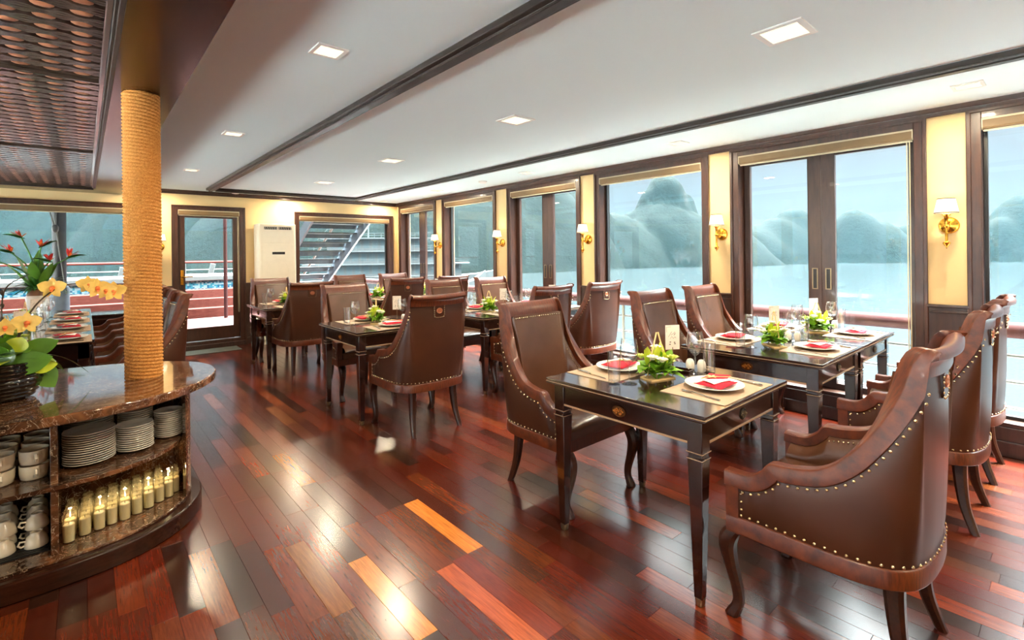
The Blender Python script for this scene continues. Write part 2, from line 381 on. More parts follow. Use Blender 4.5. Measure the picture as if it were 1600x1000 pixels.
# floor of staggered hardwood boards running the length of the room
def make_floor():
    rng = random.Random(21); bw = .0885; L = .605
    vs, fs, cols, mi = [], [], [], []
    pal = [((78, 26, 13), 26), ((94, 33, 15), 26), ((62, 22, 12), 20), ((106, 41, 17), 15), ((116, 50, 21), 7), ((50, 23, 15), 12), ((138, 66, 28), 2), ((82, 37, 21), 10)]
    tot = sum(w for _, w in pal)
    forced = {(.884, 1.560): (206, 112, 46), (1.36, 1.862): (204, 116, 52), (1.18, 1.245): (160, 74, 34), (1.76, 1.86): (60, 24, 20)}
    k0 = int(math.floor((XL-.9)/bw)); x0 = .884
    for k in range(int((XL-x0)/bw)-1, int((4.85-x0)/bw)+2):
        xa = x0+k*bw; xb = xa+bw
        if xa < XL-.02 or xb > 4.72: continue
        off = rng.random()*L; force = None
        for (fx, fy), c in forced.items():
            if abs(xa-fx) < bw*.5: off = fy % L; force = (fy, c)
        j = math.floor((YF-off)/L)
        while off+j*L < YB:
            ya, yb = max(YF, off+j*L), min(YB, off+(j+1)*L); j += 1
            q = rng.random()*tot; c = pal[0][0]
            for cc, w in pal:
                q -= w
                if q <= 0: c = cc; break
            if force and abs(ya-force[0]) < .02: c = force[1]
            if yb-ya < .03: continue
            g = .0010; n = len(vs)
            vs += [(xa+g, ya+g, 0), (xb-g, ya+g, 0), (xb-g, yb-g, 0), (xa+g, yb-g, 0)]; fs.append((n, n+1, n+2, n+3)); mi.append(0)
            lc = lin(tuple(v*(.84+.18*rng.random()) for v in c)); cols += [lc]*4
            b = .0016
            vs += [(xa, ya, -b), (xb, ya, -b), (xb, yb, -b), (xa, yb, -b)]
            for a_, b_ in ((0,1),(1,2),(2,3),(3,0)): fs.append((n+4+a_, n+4+b_, n+b_, n+a_)); mi.append(0)
            cols += [lc]*4
    n = len(vs); vs += [(XL, YF, -.004), (4.85, YF, -.004), (4.85, YB+.2, -.004), (XL, YB+.2, -.004)]; fs.append((n, n+1, n+2, n+3)); mi.append(1); cols += [(0, 0, 0, 1)]*4
    me = bpy.data.meshes.new('floor'); me.from_pydata(vs, [], fs); me.materials.append(M['floor']); me.materials.append(M['floor_gap'])
    me.polygons.foreach_set('material_index', mi)
    ca = me.color_attributes.new('board', 'FLOAT_COLOR', 'POINT'); ca.data.foreach_set('color', [x for c in cols for x in c])
    o = bpy.data.objects.new('floor', me); COL.objects.link(o)
    return struct(o, 'glossy reddish brown hardwood plank floor with a few orange boards', 'floor')
make_floor()
struct(box(XL-.2, XR+.2, YF-.2, YB+.2, ZC, ZC+.15).build('ceiling', 'ceiling'), 'white painted ceiling framed by dark wooden strips', 'ceiling')
# dark strips that frame the middle field of the ceiling
def strip(n, x0, x1, y0, y1, lab):
    mb = box(x0, x1, y0, y1, ZC-.035, ZC-.001)
    if y1-y0 > x1-x0: mb.box(x0+.03, x1-.03, y0, y1, ZC-.048, ZC-.034)
    else: mb.box(x0, x1, y0+.03, y1-.03, ZC-.048, ZC-.034)
    struct(mb.build(n, 'dark_trim', bevel=.004), lab, 'ceiling trim')
strip('trim_1', 1.34, 1.45, YF, 8.25, 'dark wooden ceiling strip running lengthwise beside the round rope column')
strip('trim_2', 3.54, 3.65, YF, 8.25, 'dark wooden ceiling strip running lengthwise near the window wall')
strip('trim_3', 1.45, 3.54, 8.14, 8.25, 'short dark wooden ceiling strip across the far end')
# cornice
def cornice(n, a, b, side, lab):
    mb = MB()
    for d, z0, z1 in ((.045, ZC-.035, ZC), (.030, ZC-.06, ZC-.035)):
        if side == 'R': mb.box(XR-d, XR, a, b, z0, z1)
        elif side == 'B': mb.box(a, b, YB-d, YB, z0, z1)
        elif side == 'L': mb.box(XL, XL+d, a, b, z0, z1)
    struct(mb.build(n, 'trim_wood_y' if side != 'B' else 'trim_wood', bevel=.004), lab, 'cornice')
cornice('trim_4', YF, YB, 'R', 'brown wooden cornice along the top of the right window wall')
cornice('trim_5', .405, XR-.045, 'B', 'brown wooden cornice along the top of the far wall')
cornice('trim_6', YF, YB, 'L', 'brown wooden cornice along the top of the left wall')
# dropped wooden soffit left of the rope column, with a carved coffer let into it
mb = MB()
SX0, SX1, CX0, CX1, CY0, CY1 = XL, .405, -3.10, .10, -2.6, 8.0
mb.box(CX1, SX1, YF, YB, ZS, ZC); mb.box(SX0, CX0, YF, YB, ZS, ZC); mb.box(CX0, CX1, YF, CY0, ZS, ZC); mb.box(CX0, CX1, CY1, YB, ZS, ZC)
struct(mb.build('trim_7', 'soffit_wood'), 'dark glossy wooden soffit around the carved ceiling panels', 'soffit')

GZ = .19                                    # sill height of the window openings
WR = [('door', 7.31, 8.60), ('window', 5.66, 7.08), ('door', 4.015, 5.38), ('window', 2.372, 3.775), ('door', .727, 2.139), ('window', -.92, .494), ('window', -2.57, -1.16), ('window', -4.0, -2.80)]
def wall_with_openings(name, plane, thick, spans, lo, hi, z0s, z1s, axis, mat, lab, below='wainscot_wood'):
    """axis 'x': wall at x=plane, openings along y; axis 'y': wall at y=plane, openings along x"""
    mb = MB(); t0, t1 = sorted((plane, plane+thick))
    def b(a0, a1, z0, z1):
        if a1-a0 < 1e-4 or z1-z0 < 1e-4: return
        if axis == 'x': mb.box(t0, t1, a0, a1, z0, z1)
        else: mb.box(a0, a1, t0, t1, z0, z1)
    cur = lo
    for (a0, a1), z0, z1 in sorted(zip(spans, z0s, z1s)):
        b(cur, a0, -.1, ZC); mb.cur = 1; b(a0, a1, -.1, z0); mb.cur = 0; b(a0, a1, z1, ZC); cur = a1
    b(cur, hi, -.1, ZC)
    return struct(mb.build(name, [mat, below]), lab, 'wall')
wall_with_openings('wall_right', XR, .22, [(a, b) for _, a, b in WR], YF-.2, YB+.2, [GZ]*8, [2.322]*8, 'x', 'wall', 'cream wall piers between the tall windows on the right')
BACK = [('window', -3.1, .62, .62, 2.14), ('door', .98, 1.93, .0, 2.155), ('window', 2.70, 4.50, .30, 2.13)]
wall_with_openings('wall_back', YB, .20, [(a, b) for _, a, b, _, _ in BACK], XL-.2, XR+.22, [z for *_, z, _ in BACK], [z for *_, z in BACK], 'y', 'wall', 'cream far wall around the glass door and windows')
LW = [(y, y+1.41) for y in (-3.6, -1.95, -.30, 1.35, 3.0, 4.65, 6.30)]
wall_with_openings('wall_left', XL, -.2, LW, YF-.2, YB+.2, [GZ]*7, [2.25]*7, 'x', 'wall', 'cream wall with windows on the far left')
FW = [(-4.4, -2.4)]
wall_with_openings('wall_front', YF, -.2, FW, XL-.2, XR+.22, [.3], [2.2], 'y', 'wall', 'cream wall with windows behind the viewer')
for i, (a, b) in enumerate(LW):
    struct(box(XL-.12, XL-.11, a, b, GZ, 2.25).build('window_%d' % (20+i), 'pane'), 'glass pane of the %s window in the left wall from behind' % NTH[i], 'window')
for i, (a, b) in enumerate(FW):
    struct(box(a, b, YF-.12, YF-.11, .3, 2.2).build('window_%d' % (30+i), 'pane'), 'glass pane of the %s window behind the viewer' % NTH[i], 'window')
# wainscot on the piers, with a ledge moulding, and the baseboard below the windows
mb = MB(); prev = YB
for _, a, b in WR:
    if prev-b > .02: mb.box(XR-.018, XR, b, prev, 0, .965); mb.box(XR-.034, XR, b, prev, .965, .985); mb.box(XR-.026, XR, b, prev, .925, .94)
    prev = a
for _, a, b in WR: mb.box(XR-.018, XR, a, b, 0, GZ)
mb.box(XR-.03, XR, YF, YB-.03, 0, .09); mb.box(XR-.034, XR, YF, YB-.03, .09, .10)
struct(mb.build('baseboard_right', 'wainscot_wood', bevel=.003), 'dark wooden wainscot and baseboard along the window wall', 'wainscot')
mb = MB()
for a, b in ((.62, .98), (1.93, 2.70), (4.50, XR-.035)):
    mb.box(a, b, YB-.018, YB, 0, .955); mb.box(a, b, YB-.034, YB, .955, .975); mb.box(a, b, YB-.03, YB, 0, .11)
mb.box(2.70, 4.50, YB-.018, YB, 0, .30); mb.box(-3.1, .62, YB-.018, YB, 0, .62)
struct(mb.build('baseboard_back', 'wainscot_wood', bevel=.003), 'dark wooden wainscot along the far wall', 'wainscot')

NWIN = {'door': 1, 'window': 0}
def casing_x(root, a, b, z0, z1, bottom=True):
    w = .065; mb = MB()
    for y0, y1 in ((a, a+w), (b-w, b)):
        mb.box(XR-.02, XR+.17, y0, y1, z0, z1)
    mb.box(XR-.02, XR+.17, a+w, b-w, z1-w, z1)
    mb.box(XR-.032, XR-.02, a-.012, a+.014, z0, z1+.0); mb.box(XR-.032, XR-.02, b-.014, b+.012, z0, z1); mb.box(XR-.032, XR-.02, a-.012, b+.012, z1-.016, z1+.008)
    if bottom: mb.box(XR-.01, XR+.17, a+w, b-w, z0, z0+.03)
    mb.build('casing', 'trim_wood', root, bevel=.004)
WHERE_R = ['nearest the far corner', 'second from the far corner', 'third from the far corner', 'fourth from the far corner, framing the tall peak', 'behind the nearest window tables', 'at the right edge of the picture', 'next behind the viewer', 'furthest behind the viewer']
blind_at = []
for i, (kind, a, b) in enumerate(WR):
    if kind == 'door':
        NWIN['door'] += 1; root = thing('door_%d' % NWIN['door'], (0, 0, 0))
        struct(root, 'sliding glass door on the right wall ' + WHERE_R[i], 'door')
    else:
        NWIN['window'] += 1; root = thing('window_%d' % NWIN['window'], (0, 0, 0))
        struct(root, 'tall fixed window on the right wall ' + WHERE_R[i], 'window')
    casing_x(root, a, b, GZ, 2.322)
    ia, ib, z0, z1 = a+.065, b-.065, GZ+.03, 2.257
    if kind == 'door':
        mid = (ia+ib)/2; st = .05; ms = .10
        fx0, fx1 = XR+.105, XR+.15
        for y0, y1, hs in ((ia, mid, 1), (mid, ib, 0)):
            mb = MB(); l, r = (st, ms) if hs else (ms, st)
            mb.box(fx0, fx1, y0, y0+l, z0, z1); mb.box(fx0, fx1, y1-r, y1, z0, z1)
            mb.box(fx0, fx1, y0+l, y1-r, z1-.085, z1); mb.box(fx0, fx1, y0+l, y1-r, z0, z0+.05)
            sash = mb.build('sash', 'wainscot_wood', root, bevel=.003)
            box(fx0+.018, fx0+.024, y0+l, y1-r, z0+.05, z1-.085).build('pane', 'pane', sash)
            hy = (y1-.05) if hs else (y0+.05)
            m2_ = MB()
            for p in (-.018, .018): m2_.box(fx0-.005, fx0+.001, hy+p-.004, hy+p+.004, 1.05, 1.23)
            for z in (1.05, 1.222): m2_.box(fx0-.005, fx0+.001, hy-.018, hy+.018, z, z+.008)
            m2_.cur = 1; m2_.box(fx0-.001, fx0+.0005, hy-.014, hy+.014, 1.058, 1.222)
            m2_.build('pull_handle', ['old_brass', 'black_plastic'], sash)
    else:
        fx0, fx1 = XR+.10, XR+.14; st = .022; mb = MB()
        mb.box(fx0, fx1, ia, ia+st, z0, z1); mb.box(fx0, fx1, ib-st, ib, z0, z1); mb.box(fx0, fx1, ia+st, ib-st, z1-st, z1); mb.box(fx0, fx1, ia+st, ib-st, z0, z0+st)
        mb.build('frame', 'black_plastic', root)
        box(fx0+.016, fx0+.022, ia+st, ib-st, z0+st, z1-st).build('pane', 'pane', root)
    if i < 6: blind_at.append((ia, ib, i))
def roller_blind(axis, a, b, z, plane, label, cord=None):
    """rolled-up blind under the head of an opening; cord = (position along the wall, low end)"""
    root = thing('roller_blind', (0, 0, 0), 0, label, 'blind', 'rolled up beige window blinds')
    mb = MB(); mc = MB()
    prof = [(.0, .0), (.0, .062), (.05, .062), (.05, .015), (.045, .004), (.035, 0)]
    def P(d, zz, s): return (plane-d+.03, s, z-.062+zz) if axis == 'x' else (s, plane-d+.03, z-.062+zz)
    mb.rings([[P(d, zz, s) for d, zz in prof] for s in (a+.004, b-.004)], True, False)
    mb.build('cassette', 'blind', root, angle=20)
    mc.rings([[P(d, zz, s) for d, zz in ((-.0, .062), (-.0, .074), (.054, .074), (.054, .062))] for s in (a+.002, b-.002)], True, False)
    mc.rings([[P(d, zz, s) for d, zz in ((.012, -.012), (.012, .0), (.028, .0), (.028, -.012))] for s in (a+.01, b-.01)], True, False)
    for s in (a+.002, b-.008): mc.rings([[P(d, zz, q) for d, zz in ((0, 0), (0, .068), (.053, .068), (.053, .012), (.04, 0))] for q in (s, s+.006)], True, False)
    mc.build('rail', 'blind_light', root)
    if cord:
        s, zl = cord; pts = []
        A = P(.056, -.01, s); B = P(.056, -.01, s+.016)
        base = lambda p, zz: (p[0], p[1], zz)
        pts = [A, base(A, zl+.02), base([(A[0]+B[0])/2, (A[1]+B[1])/2], zl), base(B, zl+.02), B]
        MB().tube(pts, .0035, 6).build('cord', 'blind_light', root)
for (ia, ib, i) in blind_at:
    roller_blind('x', ia, ib, 2.249, XR+.0, 'rolled beige blind over the opening ' + WHERE_R[i], (ia+.02, .55) if i in (4,) else None)

# far wall: left window, glass door, right window
def casing_y(root, a, b, z0, z1, door=False):
    w = .07; mb = MB(); f = YB-.02; k = YB+.15
    mb.box(a, a+w, f, k, z0, z1); mb.box(b-w, b, f, k, z0, z1); mb.box(a+w, b-w, f, k, z1-w, z1)
    if not door: mb.box(a+w, b-w, f+.01, k, z0, z0+.04)
    mb.box(a-.012, a+.014, f-.012, f, z0, z1); mb.box(b-.014, b+.012, f-.012, f, z0, z1); mb.box(a-.012, b+.012, f-.012, f, z1-.016, z1+.01)
    mb.build('casing', 'trim_wood', root, bevel=.004)
for kind, a, b, z0, z1 in BACK:
    if kind == 'window':
        NWIN['window'] += 1; root = thing('window_%d' % NWIN['window'])
        struct(root, 'wide window in the far wall left of the rope column' if a < 0 else 'window in the far right corner with a staircase outside', 'window')
        casing_y(root, a, b, z0, z1); mb = MB(); st = .03
        mb.box(a+.07, a+.07+st, YB+.08, YB+.12, z0, z1); mb.box(b-.07-st, b-.07, YB+.08, YB+.12, z0, z1)
        mb.build('frame', 'black_plastic', root)
        box(a+.1, b-.1, YB+.096, YB+.102, z0+.04, z1-.07).build('pane', 'pane', root)
        roller_blind('y', a+.07, b-.07, z1-.072, YB, 'rolled up beige blind over the ' + ('wide far window on the left' if a < 0 else 'far corner window by the staircase'))
    else:
        root = thing('door_1'); struct(root, 'glazed wooden door in the far wall with a brass lever handle', 'door')
        casing_y(root, a, b, z0, z1, True)
        la, lb, lz0, lz1 = a+.072, b-.072, .13, z1-.072; mb = MB(); sw = .085; y0, y1 = YB+.02, YB+.06
        mb.box(la, la+sw, y0, y1, lz0, lz1); mb.box(lb-sw, lb, y0, y1, lz0, lz1); mb.box(la+sw, lb-sw, y0, y1, lz1-.10, lz1); mb.box(la+sw, lb-sw, y0, y1, lz0, lz0+.19)
        leaf_ = mb.build('door_leaf', 'trim_wood', root, bevel=.004)
        box(la+sw, lb-sw, y0+.016, y0+.022, lz0+.19, lz1-.10).build('pane', 'pane', leaf_)
        mb = box(a+.07, b-.07, YB-.03, YB+.15, 0, .12); mb.box(a, b, YB-.05, YB-.02, 0, .07); mb.build('threshold', 'wainscot_wood', root, bevel=.004)
        hx = la+.045; mb = box(hx-.02, hx+.02, y0-.008, y0, .98, 1.20); mb.tube([(hx, y0-.004, 1.10), (hx, y0-.05, 1.10), (hx+.03, y0-.055, 1.10), (hx+.13, y0-.05, 1.10)], .009, 8)
        mb.lathe([(.018, -.012), (.018, 0)], (hx, y0-.006, 1.10), 12, 'y'); mb.build('door_handle', 'brass', leaf_, bevel=.003)
        roller_blind('y', a+.07, b-.07, z1-.072, YB, 'rolled up beige blind over the glazed far door', (b-.10, .52))

# carved coffer: three panels of lattice with egg-shaped bosses
def carved_panel(y0, y1, label):
    root = thing('carved_ceiling_panel', (0, 0, 0), 0, label, 'ceiling panel', 'carved lattice ceiling panels')
    x0, x1 = CX0+.02, CX1-.012
    mb = box(x0, x1, y0, y1, 2.315, 2.33); mb.build('backing', 'lattice_back', root)
    mb = MB(); w = .02
    mb.box(x1-w, x1, y0, y1, 2.262, 2.314); mb.box(x0, x0+w, y0, y1, 2.262, 2.314); mb.box(x0+w, x1-w, y0, y0+w*.6, 2.262, 2.314); mb.box(x0+w, x1-w, y1-w*.6, y1, 2.262, 2.314)
    mb.build('frame', 'lattice', root, bevel=.003)
    la, bs = MB(), MB(); px_, py_ = .106, .105
    nrow = int((y1-y0-.08)/py_); ys = [y0+.075+i*(y1-y0-.15)/max(1, nrow-1) for i in range(nrow)]
    ncol = 19 if True else 0
    xs = [x1-.085-k*px_ for k in range(ncol)]
    xe0, xe1 = xs[-1]-px_*.5, x1-w
    for r_i, y in enumerate(ys):
        for x in xs:
            # boss with two pointed tails
            prof = [(.0005, -.050), (.005, -.044), (.006, -.034), (.020, -.031), (.031, -.020), (.0345, 0), (.031, .020), (.020, .031), (.006, .034), (.005, .044), (.0005, .050)]
            rings = [[(x+h, y+r*math.cos(2*PI*k/8), 2.287+.36*r*math.sin(2*PI*k/8)) for k in range(8)] for r, h in prof]
            bs.rings(rings, True)
            la.box(x-.006, x+.006, y+.034, y+py_-.034, 2.28, 2.295)
        n = int((xe1-xe0)/.0133)
        for sgn in (-1, 1):
            for amp, basey in ((.011, .032), (.006, .0475)):
                rows = []
                for i in range(n+1):
                    x = xe1-(xe1-xe0)*i/n; c = math.cos(2*PI*(x-xs[0])/px_)
                    yy = y+sgn*(basey+amp*c*(.9 if amp > .01 else .8))
                    rows.append([(x, yy-.0058, 2.292), (x, yy-.0058, 2.274), (x, yy+.0058, 2.274), (x, yy+.0058, 2.292)])
                la.grid(rows, smooth=False)
    la.build('lattice', 'lattice', root); bs.build('bosses', 'boss', root)
carved_panel(1.09, 3.235, 'nearest carved lattice ceiling panel with brown oval bosses above the counter')
carved_panel(3.235, 5.40, 'middle carved lattice ceiling panel above the near end of the long table')
carved_panel(5.40, 7.98, 'furthest carved lattice ceiling panel above the far left window')
struct(box(CX0, CX1, CY0, 1.09, 2.33, 2.345).build('trim_8', 'lattice_back'), 'dark backing board of the coffer nearest the viewer', 'ceiling panel')
mb = MB(); mb.box(CX1-.012, CX1, 1.0, CY1, 2.255, 2.35); mb.box(CX0, CX0+.02, 1.0, CY1, 2.235, 2.35); mb.box(CX0, CX1, CY1-.02, CY1, 2.235, 2.35)
mb.box(CX1, CX1+.02, 1.0, CY1+.02, 2.255, ZS)
struct(mb.build('trim_9', 'dark_trim', bevel=.004), 'dark moulding edging the carved ceiling coffer', 'ceiling trim')
# ceiling fittings
def lamp(kind, name, loc, energy, color, parent, size=.1, spot=None):
    d = bpy.data.lights.new(name, kind); d.energy = energy; d.color = color
    if kind == 'AREA': d.shape = 'SQUARE'; d.size = size; d.spread = R(170)
    else: d.shadow_soft_size = size
    o = bpy.data.objects.new(name, d); COL.objects.link(o); o.location = loc; o.parent = parent; return o
def downlight(x, y, s, label, w):
    root = thing('ceiling_light', (x, y, ZC), 0, label, 'ceiling light', 'square recessed ceiling lights')
    h = s/2; mb = MB(); f = s*.12
    for a in ((-h, h, -h, -h+f), (-h, h, h-f, h), (-h, -h+f, -h+f, h-f), (h-f, h, -h+f, h-f)): mb.box(*a, -.007, 0)
    mb.build('frame', 'white_metal', root)
    box(-h+f, h-f, -h+f, h-f, -.005, 0).build('diffuser', 'lamp_panel', root)
    lamp('AREA', 'downlight_lamp', (0, 0, -.012), w, (1, .83, .58), root, s*.52)
ROWS = {'in the left ceiling strip by the rope column': (.913, .145, (2.40, 4.49, 6.64)), 'in the middle ceiling field': (2.44, .21, (.88, 2.76, 4.76, 6.72)), 'in the ceiling strip along the windows': (4.12, .15, (.44, 2.41, 4.47, 6.55))}
for where, (x, s, ys) in ROWS.items():
    for i, y in enumerate(ys): downlight(x+.012*i, y, s, 'square ceiling light %s, %s one away' % (where, NTH[i]), DOWNLIGHT_W*(1.4 if s > .2 else 1))
downlight(4.2, 8.42, .13, 'small square ceiling light in the far right corner', DOWNLIGHT_W)
downlight(2.6, 8.42, .13, 'small square ceiling light above the air conditioner', DOWNLIGHT_W)
downlight(.75, 8.30, .13, 'small square ceiling light by the far door and rope column', DOWNLIGHT_W)
for x, y, s_, lab in ((.90, .32, .145, 'left row, just above the viewer'), (.90, -1.76, .145, 'left row, behind the viewer'), (2.42, -1.05, .21, 'middle field, behind the viewer'), (4.1, -1.6, .15, 'window row, behind the viewer')):
    downlight(x, y, s_, 'added unseen square ceiling light of the ' + lab, DOWNLIGHT_W*(2.4 if y > 0 else 1.3))  # light grid carried on out of view, added to brighten the counter
for i, (x, y, lab) in enumerate(((4.15, 5.37, 'round white smoke detector on the ceiling near the middle windows'), (1.77, 8.50, 'small round white ceiling grille above the far door'))):
    o = MB().lathe([(.06, 0), (.06, -.012), (.045, -.026), (.02, -.03), (.001, -.03)], (0, 0, 0), 20).build('smoke_detector' if i == 0 else 'ceiling_grille', 'white_metal'); o.location = (x, y, ZC)
    tag(o, lab, 'smoke detector' if i == 0 else 'vent')

# ------------------------------------------------------------------ brass wall lamps
def make_sconce():
    root = thing('wall_sconce')                     # local frame: wall at y=0, room towards -y
    mb = MB(); mb.lathe([(.001, -.022), (.025, -.022), (.040, -.014), (.052, -.012), (.058, -.004), (.058, 0)], (0, 0, 0), 28, 'y'); mb.build('backplate', 'brass', root)
    mb = MB(); mb.tube(crom([(0, -.01, -.005), (.0, -.05, -.03), (0, -.09, -.012), (0, -.105, .0)], 5), .008, 8)
    mb.lathe([(.011, -.018), (.018, -.008), (.011, .004)], (0, -.105, 0), 14); mb.build('arm', 'brass', root)
    mb = MB(); mb.lathe([(.001, -.165), (.004, -.155), (.006, -.148), (.012, -.143), (.020, -.130), (.022, -.122), (.010, -.112), (.008, -.105), (.009, -.02), (.010, .02), (.013, .06), (.02, .068), (.026, .075), (.016, .082), (.012, .10)], (0, -.105, 0), 18); mb.build('stem', 'brass', root)
    mb = MB(); mb.lathe([(.068, .085), (.048, .182)], (0, -.105, 0), 28, cap=False)
    sh = mb.build('lamp_shade', 'shade', root, solid=.002)
    mb = MB()
    for r, z in ((.068, .085), (.048, .182)): mb.lathe([(r-.001, z-.003), (r+.0015, z-.003), (r+.0015, z+.003), (r-.001, z+.003)], (0, -.105, 0), 28, cap=False)
    mb.build('shade_rim', 'old_brass', sh)
    return root
SC = Proto(make_sconce())
SCLOC = [((XR, .601, 1.545), -PI/2, 'brass wall sconce with lit white shade, nearest on the right window wall'),
         ((XR, 2.245, 1.545), -PI/2, 'brass wall sconce with lit white shade between tall peak window and nearest sliding door'),
         ((XR, 3.90, 1.545), -PI/2, 'brass wall sconce, third from right, between middle sliding door and tall peak window'),
         ((XR, 5.52, 1.545), -PI/2, 'brass wall sconce, fourth from right along the window wall'),
         ((XR, 7.195, 1.545), -PI/2, 'brass wall sconce furthest away on the window wall near the corner'),
         ((.83, YB, 1.545), 0, 'brass wall sconce half hidden by the rope column on the far wall')]
for loc, rz, lab in SCLOC:
    o = SC.put(loc, rz, lab, 'wall lamp', 'brass wall sconces')
for o in [q for q in bpy.data.objects if q.name.startswith('wall_sconce')]:
    lamp('POINT', 'sconce_lamp', (0, -.105, .14), SCONCE_W, (1, .72, .36), o, .03)
# unseen extra sconces, added on the port wall as fill for the ceiling
for k, (x, y, rz) in enumerate([(XL, y, PI/2) for y in (-2.07, -.42, 1.23, 2.88, 4.53, 6.18, 7.9)]):
    o = SC.put((x, y, 1.545), rz, 'added fill-light wall sconce, %s on the unseen walls behind and left of the viewer' % NTH[k], 'wall lamp', 'brass wall sconces')
    lamp('POINT', 'sconce_lamp', (0, -.105, .14), FILL_SCONCE_W, (1, .86, .66), o, .03)

# ------------------------------------------------------------------ rope column
def make_rope():
    r0, z0, z1, pitch, nt, per, starts = .0750, .742, ZS-.002, .0185, 150, 8, 3
    nz = int((z1-z0)/pitch*per); P = []
    for i in range(nz+1):
        z = z0+(z1-z0)*i/nz; row = []
        for k in range(nt+1):
            a = 2*PI*(k % nt)/nt; u = ((z-z0)/pitch+starts*(k/nt)) % 1.0
            arch = math.sqrt(max(0, 1-(2*u-1)**2)); st = .5+.5*math.cos(2*PI*(k/nt*30-u*1.15))
            r = r0+.0080*arch+.0036*st*arch; row.append((.243+r*math.cos(a), 3.335+r*math.sin(a), z))
        P.append(row)
    o = MB().grid(P).build('rope_column', 'rope', angle=120)
    return tag(o, 'round column wound with golden jute rope rising from the marble counter to the soffit', 'column')
make_rope()

# ------------------------------------------------------------------ marble counter
def arc(cx, cy, r, a0, a1, n): return [(cx+r*math.cos(R(a0+(a1-a0)*i/n)), cy+r*math.sin(R(a0+(a1-a0)*i/n))) for i in range(n+1)]
def counter_outline(off=0.0):
    """plan of the counter: bowed front, right end rounded; off shrinks it"""
    front = [(-1.75, 2.98), (-1.2, 2.83), (-.7, 2.76), (-.25, 2.735), (.0, 2.745), (.18, 2.785), (.33, 2.87), (.45, 2.99), (.535, 3.14), (.57, 3.28), (.565, 3.42), (.52, 3.56), (.43, 3.68), (.30, 3.78), (.10, 3.86), (-.16, 3.90), (-.7, 3.92), (-1.75, 3.92)]
    P = crom(front, 4); n = len(P); out = []
    for i, p in enumerate(P):
        a, b = Vector(P[max(i-1, 0)]), Vector(P[min(i+1, n-1)]); t_ = (b-a).normalized(); nn = Vector((-t_.y, t_.x))
        out.append((p[0]+nn.x*off, p[1]+nn.y*off))
    return out
ctr = thing('marble_counter', (-.4, 3.3, 0), 0, 'curved brown marble counter with open shelves and polished top', 'counter')
def cb(mb, name, mat, **k):
    o = mb.build(name, mat, ctr, **k); o.matrix_parent_inverse = Matrix.Translation((.4, -3.3, 0)); return o
cb(MB().prism(counter_outline(0), .700, .742), 'countertop', 'marble', bevel=.006)
cb(MB().prism(counter_outline(.075), 0, .088), 'plinth', 'soffit_wood', bevel=.008)
cb(MB().prism(counter_outline(.13), .0885, .100), 'shelf', 'marble', bevel=.002)
ins = counter_outline(.16)
mid = [p for p in ins if p[1] < 3.34] + [(-1.6, 3.34)]
cb(MB().prism([p for p in ins if p[1] < 3.50 and p[0] < .47]+[(.40, 3.50), (-1.6, 3.50)], .385, .405), 'shelf', 'marble', bevel=.002)
cb(box(-1.6, .44, 3.50, 3.53, .10, .70), 'back_panel', 'marble')
# rounded right-hand end panel
e0 = [p for p in counter_outline(.125) if p[0] > .395 and p[1] < 3.62]; e1 = [p for p in counter_outline(.15) if p[0] > .385 and p[1] < 3.62][::-1]
cb(MB().prism(e0+e1, .10, .70), 'end_panel', 'marble')
cb(box(-.118, -.092, 2.925, 3.50, .10, .70), 'divider', 'marble', bevel=.002)
cb(box(-.95, -.92, 2.99, 3.50, .10, .70), 'divider', 'marble', bevel=.002)
cb(MB().prism([p for p in counter_outline(.2) if p[1] > 3.56 and p[0] > -1.7]+[(-1.7, 3.56)], .10, .70), 'rear_panel', 'wainscot_wood')

# white plates stacked on the middle shelf: every plate a thing
def plate_mesh(r, h=.018):
    mb = MB(); mb.lathe([(.001, .004), (r*.55, .004), (r*.62, .006), (r*.98, h), (r, h+.0015), (r*.985, h+.004), (r*.62, .0095), (r*.55, .008), (.001, .008)], seg=36, cap=False); return mb
pl = plate_mesh(.100).build('dinner_plate', 'china', angle=60); PLST = Proto(pl)
PLST2 = Proto(plate_mesh(.078).build('side_plate', 'china', angle=60)); PLST3 = Proto(plate_mesh(.066).build('saucer', 'china', angle=60))
ORD = ['topmost', 'second', 'third', 'fourth', 'fifth', 'sixth', 'seventh', 'eighth', 'ninth', 'tenth', 'eleventh', 'twelfth', 'thirteenth', 'fourteenth', 'fifteenth', 'sixteenth']
for (x, y, n, where, pr) in ((.013, 3.13, 14, 'large front left stack', PLST), (.014, 3.345, 16, 'large back left stack', PLST), (.190, 3.165, 12, 'middle front stack', PLST2), (.203, 3.337, 15, 'middle back stack', PLST2), (.342, 3.272, 13, 'right-hand stack', PLST3)):
    for k in range(n):
        ang = random.random()*6
        pr.put((x+random.uniform(-.0015, .0015), y+random.uniform(-.0015, .0015), .4053+k*.0106), ang, 'white plate, %s down the %s on the marble shelf' % (ORD[n-1-k], where), 'plate', 'plates stacked on the counter shelf')
# soup cups, stacked two high, in the left compartment
def make_cup():
    mb = MB(); mb.lathe([(.001, .0), (.034, .0), (.046, .006), (.05, .03), (.051, .064), (.0485, .0645), (.047, .03), (.042, .01), (.001, .006)], seg=28, cap=False)
    o = mb.build('soup_cup', 'cup_china', angle=60)
    hb = MB(); hb.tube([(.0, -.048, .046), (.0, -.062, .050), (.0, -.068, .036), (.0, -.060, .024), (.0, -.048, .026)], .006, 8); hb.build('handle', 'cup_china', o); return o
CUP = Proto(make_cup())
for ci, x in enumerate((-.175, -.285, -.395)):
    for ri, y in enumerate((3.075, 3.205, 3.335)):
        for k in range(2):
            CUP.put((x, y, .4055+k*.0662), .15*(-1)**ri, 'cream soup cup, %s of its pair, %s column from the divider, %s row back' % (('lower', 'upper')[k], NTH[ci], NTH[ri]), 'cup', 'soup cups on the counter shelf')
